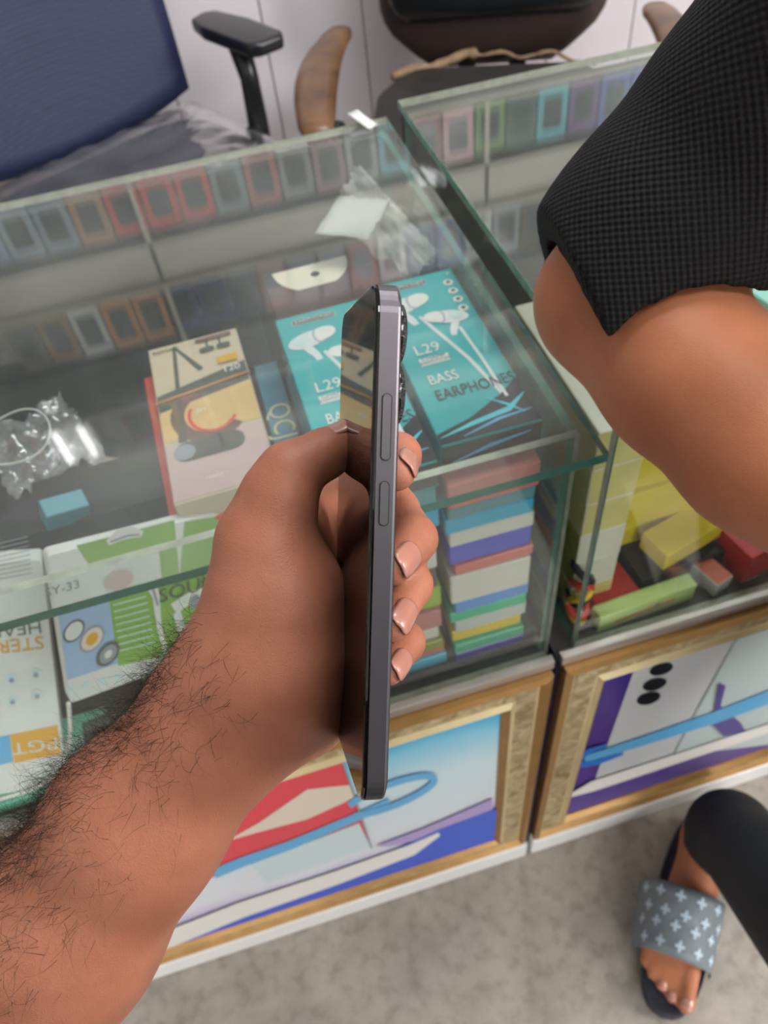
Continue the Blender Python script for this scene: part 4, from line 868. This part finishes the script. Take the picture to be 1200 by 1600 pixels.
for n_i, i in enumerate(pick):
    p = Vector(co[i]) ; nn = Vector(no[i]); sd_ = side[i]; ln = rng.uniform(.008, .020) * (1.2 if sd_ > .6 else .85)
    dirv = (down * rng.uniform(-.1, 1.1) + cd(*rng.normal(0, .38, 3)) + nn * rng.uniform(.25, .8)).normalized(); curl = Vector(rng.normal(0, 1, 3)) * .32; r0 = rng.uniform(.00005, .0001); base = len(mbv); seg = 6
    for k in range(seg + 1):
        f_ = k / seg; q_ = (dirv.cross(curl)); q_ = q_.normalized() if q_.length > 1e-6 else nn; a1 = dirv.orthogonal().normalized(); a2 = dirv.cross(a1); rr = r0 * (1 - .8 * f_)
        for a in (0, 2.094, 4.189): mbv.append(tuple(p - el + (a1 * math.cos(a) + a2 * math.sin(a)) * rr))
        p = p + dirv * (ln / seg); dirv = (dirv + curl * .42 - nn * .16).normalized()
    for k in range(seg):
        for a in range(3): b0 = base + k * 3; mbf.append((b0 + a, b0 + (a + 1) % 3, b0 + 3 + (a + 1) % 3, b0 + 3 + a))
me = bpy.data.meshes.new('arm_hair'); me.from_pydata(mbv, [], mbf); o = link_mesh('arm_hair', me, M_hair, hand); o['kind'] = 'stuff'; o['label'] = 'black curly forearm hair'
# the rest of the photographer, standing behind the camera: shirt and trousers
ps = SDF((-.62, -.86, .62), (.2, -.18, 1.5), .011); uarm = SHP - el
ps.chain([(el + uarm * .18, .058), (SHP, .075)], .03); ps.cone(SHP, Vector((.0, -.62, 1.30)), .075, .075, .06)
ps.ell((-.2, -.63, 1.2), (.2, .13, .22), k=.06); ps.ell((-.2, -.64, .95), (.18, .13, .26), k=.08); ps.chain([(Vector((.0, -.62, 1.30)), .075), (Vector((.09, -.6, 1.05)), .06)], .03)
ps.cut((-.2, -.6, .74), (0, 0, -1)); ps.cut(el + uarm * .18, -uarm); ps.cut((-.2, -.6, 1.40), (0, 0, 1))
link_mesh('shirt', ps.mesh('shirt', 2, el), mat('dark_grey_shirt', (52, 54, 60), .85), hand)
pt = SDF((-.5, -.9, .0), (.12, -.45, .84), .011)
for s_x in (-.29, -.11): pt.chain([(Vector((s_x, -.65, .74)), .095), (Vector((s_x, -.66, .42)), .07), (Vector((s_x, -.67, .1)), .06)], .03); pt.cone((s_x, -.70, .045), (s_x, -.56, .035), .04, .033, .02)
pt.ell((-.2, -.65, .76), (.17, .12, .09), k=.05); link_mesh('trousers', pt.mesh('trousers', 2, el), mat('dark_blue_trousers', (38, 42, 54), .8), hand)

# ================================================================== the person leaning on the right case
M_skin2 = skin('tan_skin', (182, 117, 84), (162, 100, 70), scale=22)
E_ = cw(957, 470, .43); F1 = cw(1075, 585, .398); F2 = cw(1200, 700, .365); WR = Vector((.075, -.215, .995)); HD = Vector((.125, -.275, .99))
U1 = cw(1050, 375, .412); U2 = cw(1165, 235, .385); SH = Vector((.158, -.035, 1.262)); kneeR = onz(1430, 1625, .46); HIPR = Vector((.29, -.15, .80))
body0 = Vector((.36, -.15, 0))
def vec(*a): return Vector(a)
AR = [(SH, .058), (U2, .050), (U1, .046), (E_, .041), (F1, .0435), (F2, .041), (WR, .028)]
ANK = vec(.258, -.088, .095); heel = vec(.258, -.078, .052); ball = vec(.165, -.196, .046)
f_ = (vec(.124, -.252, 0) - vec(.262, -.072, 0)).normalized(); lat = vec(-f_.y, f_.x, 0); lat = lat if lat.x < 0 else -lat   # towards the little toe
b2 = SDF((-.08, -.48, .0), (.72, .12, 1.68), .0042)
b2.chain(AR, .012)
b2.cone(WR, HD, .026, .024, .01)
for k_, (dx, dz) in enumerate(((.0, .022), (.004, .008), (.004, -.006), (.0, -.02))):                     # loosely curled fingers
    a = HD + vec(.012, -.012, dz); b2.cone(a, a + vec(.035, -.012, 0), .0095, .009, .004); b2.cone(a + vec(.035, -.012, 0), a + vec(.05, .012, -.004), .009, .008, .004)
b2.cone(WR + vec(.02, -.01, .02), HD + vec(.02, .005, .036), .012, .0095, .006); b2.cone(HD + vec(.02, .005, .036), HD + vec(.045, .01, .03), .0095, .0085, .004)
SHL = vec(.53, -.07, 1.262)
b2.chain([(SHL, .058), (vec(.575, -.08, 1.13), .048), (vec(.60, -.10, 1.0), .041), (vec(.55, -.2, .97), .04), (vec(.44, -.28, .985), .028)], .012)
b2.cone(vec(.44, -.28, .985), vec(.39, -.3, .99), .026, .022, .01)
for k_ in range(4): b2.cone(vec(.39, -.3, 1.01 - .014 * k_), vec(.345, -.31, 1.01 - .014 * k_), .0095, .008, .004)
b2.cone(vec(.42, -.29, 1.0), vec(.375, -.275, 1.03), .012, .009, .006)
b2.ell((.345, -.075, 1.16), (.165, .10, .17), k=.03); b2.ell((.355, -.115, .98), (.14, .095, .17), k=.04); b2.ell((.36, -.145, .83), (.155, .105, .12), k=.04)
b2.cone(SH, SHL, .055, .055, .03); b2.cone((.345, -.06, 1.27), (.34, -.07, 1.40), .058, .054, .03)
b2.ell((.335, -.085, 1.52), (.074, .092, .105), k=.02); b2.ell((.335, -.115, 1.455), (.052, .06, .05), k=.03); b2.cone((.335, -.172, 1.535), (.335, -.19, 1.50), .010, .015, .012)
for s in (-1, 1): b2.ell((.335 + s * .074, -.08, 1.515), (.012, .02, .032), k=.006); b2.ell((.335 + s * .03, -.16, 1.535), (.018, .012, .012), k=.01)
b2.ell((.335, -.165, 1.468), (.026, .012, .010), k=.008)
b2.chain([(HIPR, .085), (kneeR, .058), (ANK, .034)], .02); b2.chain([(vec(.44, -.16, .80), .085), (vec(.47, -.3, .46), .058), (vec(.455, -.16, .095), .034)], .02)
def foot(sd, ank, heel, ball, f_, lat):
    sd.cone(ank, heel, .034, .028, .02); sd.cone(ank, ball, .030, .020, .012); sd.cone(heel, ball, .026, .022, .015); sd.cone(heel, ball + lat * .03, .022, .018, .015)
    for k_, (l, r, o_) in enumerate(((.066, .0125, -.014), (.062, .0095, .006), (.054, .009, .022), (.045, .0085, .037), (.034, .008, .050))):
        a = ball + lat * o_ * .9; t = a + f_ * l; t.z = .034 + (.004 if k_ == 0 else 0); sd.cone(a, t, .014, r * .9, .006); sd.cone(t, t + f_ * .006, r, r * .95, .003)
foot(b2, ANK, heel, ball, f_, lat)
fL = vec(.05, -1, 0).normalized(); foot(b2, vec(.455, -.16, .095), vec(.455, -.145, .052), vec(.465, -.275, .046), fL, vec(1, .05, 0))
me = b2.mesh('person', 2, body0)
per = link_mesh('person', me, M_skin2); per.location = body0
tag(per, 'person in a black waffle-knit T-shirt and black trousers with a patterned slide sandal', 'person')
iv = Matrix.Translation(-body0)
# shirt: waffle knit
def waffle():
    m = bpy.data.materials.new('black_waffle_knit'); m.use_nodes = True; nt = m.node_tree; b = nt.nodes['Principled BSDF']; N = nt.nodes.new; L = nt.links.new
    uv = N('ShaderNodeUVMap'); uv.uv_map = 'knit'; sp = N('ShaderNodeSeparateXYZ'); L(uv.outputs[0], sp.inputs[0])
    def wv(sock, sc, ph):
        a = N('ShaderNodeMath'); a.operation = 'MULTIPLY_ADD'; a.inputs[1].default_value = sc; a.inputs[2].default_value = ph; L(sock, a.inputs[0]); s = N('ShaderNodeMath'); s.operation = 'SINE'; L(a.outputs[0], s.inputs[0]); return s.outputs[0]
    K = 2 * math.pi / .0040
    mu = N('ShaderNodeMath'); mu.operation = 'MULTIPLY'; L(wv(sp.outputs[0], K, 0), mu.inputs[0]); L(wv(sp.outputs[1], K, 0), mu.inputs[1])
    r = N('ShaderNodeValToRGB'); e = r.color_ramp.elements; e[0].position = .0; e[0].color = srgb(12, 12, 14); e[1].position = 1; e[1].color = srgb(27, 26, 28)
    mr = N('ShaderNodeMapRange'); mr.inputs[1].default_value = -1; mr.inputs[2].default_value = 1; L(mu.outputs[0], mr.inputs[0]); L(mr.outputs[0], r.inputs[0]); L(r.outputs[0], b.inputs['Base Color'])
    bp = N('ShaderNodeBump'); bp.inputs['Strength'].default_value = .9; bp.inputs['Distance'].default_value = .0012; L(mr.outputs[0], bp.inputs['Height']); L(bp.outputs[0], b.inputs['Normal'])
    b.inputs['Roughness'].default_value = .85; b.inputs['Specular IOR Level'].default_value = .25; return m
hem_c = E_.lerp(U1, .22); hem_n = (E_ - U2).normalized(); lag = cw(930, 560, .40) - cw(1050, 440, .42)
sh_ = SDF((-.1, -.36, .84), (.72, .12, 1.42), .003)
sh_.chain([(SH, .075), (U2 + vec(.004, 0, 0), .063), (U1, .060), (E_, .0575), (E_ + hem_n * .03, .058)], .02)
sh_.cone(U1 + cd(-.012, .0, -.004), E_ + cd(-.002, .012, -.006), .054, .050, .02)
def cut3(p, q, d, keep):
    n_ = (q - p).cross(d).normalized(); n_ = -n_ if n_.dot(keep - p) > 0 else n_; sh_.cut(p, n_)
cut3(cw(850, 380, .44), cw(934, 526, .40), cd(.2, .0, 1), U2); cut3(cw(934, 526, .40), cw(1190, 466, .36), cd(0, -.3, 1), U2)
armh = SDF((-.1, -.36, .84), (.72, .12, 1.42), .003); armh.chain(AR, .012); sh_.F = np.maximum(sh_.F, -(armh.F - .0035)); 
sh_.chain([(SHL, .072), (vec(.575, -.08, 1.13), .062), (vec(.59, -.095, 1.05), .06)], .02)
sh_.ell((.345, -.075, 1.16), (.182, .118, .185), k=.04); sh_.ell((.357, -.118, .99), (.158, .100, .19), k=.05); sh_.cone(SH, SHL, .068, .068, .04); sh_.ell((.36, -.14, .90), (.168, .105, .1), k=.03)
sh_.cut((.35, -.07, 1.345), (0, -.2, 1)); sh_.cut((.35, -.1, .86), (0, 0, -1))
me = sh_.mesh('shirt', 2, body0)
uvl = me.uv_layers.new(name='knit'); nl = len(me.loops); vi = np.empty(nl, np.int32); me.loops.foreach_get('vertex_index', vi)
vc = np.empty(len(me.vertices) * 3, np.float32); me.vertices.foreach_get('co', vc); vc = vc.reshape(-1, 3) + np.array(body0)
axd = np.array(hem_n); pe = np.array(E_); rel = vc - pe; al = rel @ axd; rad = rel - al[:, None] * axd; e1 = np.cross(axd, np.array(cd(0, 0, 1))); e1 /= np.linalg.norm(e1); e2 = np.cross(axd, e1)
ang = np.arctan2(rad @ e1, rad @ e2) * .058; UVv = np.stack([ang, al], 1).astype(np.float32); uvl.data.foreach_set('uv', UVv[vi].ravel())
link_mesh('shirt', me, waffle(), per)['label'] = 'black waffle-knit T-shirt'
# trousers
M_tr = mat('black_trousers', (20, 21, 24), .75, noise_amt=.2, noise_scale=12, bump=.2, bump_scale=40)
tr = SDF((.1, -.5, .02), (.7, .05, .96), .005)
tr.chain([(HIPR, .1), (kneeR, .072), (ANK + vec(.012, -.012, .03), .056), (ANK + vec(.016, -.016, -.02), .058)], .02); tr.chain([(vec(.44, -.16, .80), .1), (vec(.47, -.3, .46), .072), (vec(.455, -.165, .12), .056), (vec(.455, -.165, .06), .058)], .02)
tr.ell((.36, -.147, .84), (.168, .112, .1), k=.04); tr.cut((.3, 0, .075), (.25, .45, -1)); tr.cut((.35, -.1, .93), (0, 0, 1))
link_mesh('trousers', tr.mesh('trousers', 2, body0), M_tr, per)['label'] = 'black trousers'
# slide sandals and toenails
M_sole = mat('dark_navy_sole', (44, 46, 60), .5, noise_amt=.2); M_strap = mat('grey_patterned_strap', (112, 122, 128), .45, noise_amt=.15); M_motif = mat('pale_blue_motif', (176, 194, 208), .45)
def sandal(heel, ball, f_, lat, nails=True):
    c0 = (heel + ball) / 2 + lat * .004; cxy = vec(c0.x, c0.y, 0) + f_ * .026 - body0
    M = Matrix(((lat.x, f_.x, 0, cxy.x), (lat.y, f_.y, 0, cxy.y), (0, 0, 1, 0), (0, 0, 0, 1))); out = []
    for a in np.linspace(0, 2 * math.pi, 40, endpoint=False):
        y = .142 * math.sin(a); hw = .041 + .011 * max(0, math.sin(a)) - .004 * max(0, -math.sin(a)); out.append((hw * (abs(math.cos(a)) ** .75) * (1 if math.cos(a) > 0 else -1) + .006 * max(0, math.sin(a)), y))
    so = MB().loft([[M @ Vector((x * s, y * s, z)) for x, y in out] for s, z in ((.95, .0008), (1.0, .006), (1.0, .018), (.97, .0235), (.9, .022))]).build('sandal', M_sole, per, smooth=False)
    so['label'] = 'dark navy slide sandal sole'
    rings = []; N_ = 20
    def arch(t, yy, lift): a = math.pi * t; return M @ Vector((.008 + (.055 - .003 * yy) * math.cos(a), .028 + yy * .046 + .012 * math.sin(a) * (1 if yy < 0 else .4), .010 + (.079 - .014 * yy + lift) * max(0, math.sin(a)) ** .62))
    for yy in np.linspace(-1, 1, 9): rings.append([arch(t, yy, 0) for t in np.linspace(0, 1, N_)] + [arch(t, yy, .004) + Vector((0, 0, 0)) for t in np.linspace(1, 0, N_)])
    st = MB().loft(rings).build('strap', M_strap, so, smooth=True); 
    its = MB()
    for i_, yy in enumerate((-.72, -.25, .22, .7)):
        for j_, t in enumerate(np.linspace(.12, .9, 6)):
            tt = t + (.06 if i_ % 2 else 0); c = [arch(tt + dx * .038, yy + dy * .15, .0052) for dx, dy in ((-1, -.3), (-.3, -.3), (-.3, -1), (.3, -1), (.3, -.3), (1, -.3), (1, .3), (.3, .3), (.3, 1), (-.3, 1), (-.3, .3), (-1, .3))]
            its.add(c, [tuple(range(12))])
    o = its.build('strap_motif', M_motif, so, fixn=False); o['label'] = 'pale crosses on the strap'
    return so
sandal(heel, ball, f_, lat); sandal(vec(.455, -.145, 0), vec(.465, -.275, 0), fL, vec(1, .05, 0).normalized())
for k_, (l, r, o_) in enumerate(((.066, .0125, -.014), (.062, .0095, .006), (.054, .009, .022))):
    t = ball + lat * o_ * .9 + f_ * (l + .006); t.z = .034 + (.004 if k_ == 0 else 0); nail(per, iv, t, f_, vec(0, 0, 1), r * .97, 0, -.5, .75, .7)
# hair and eyes of the head above the picture
hc = SDF((.22, -.22, 1.38), (.45, .06, 1.66), .005); hc.ell((.335, -.075, 1.535), (.083, .098, .108), k=0); hc.cut((.335, -.1, 1.53), (0, -.75, -.6)); link_mesh('hair', hc.mesh('hair', 2, body0), M_hair, per)
for s in (-1, 1): MB().loft([[iv @ vec(.335 + s * .03 + .011 * math.sin(p) * math.cos(a), -.166 - .011 * math.cos(p), 1.535 + .011 * math.sin(p) * math.sin(a)) for a in np.linspace(0, 2 * math.pi, 12, endpoint=False)] for p in np.linspace(.05, 1.4, 6)]).build('eye', mat('eye_white', (220, 214, 206), .2), per, smooth=True)
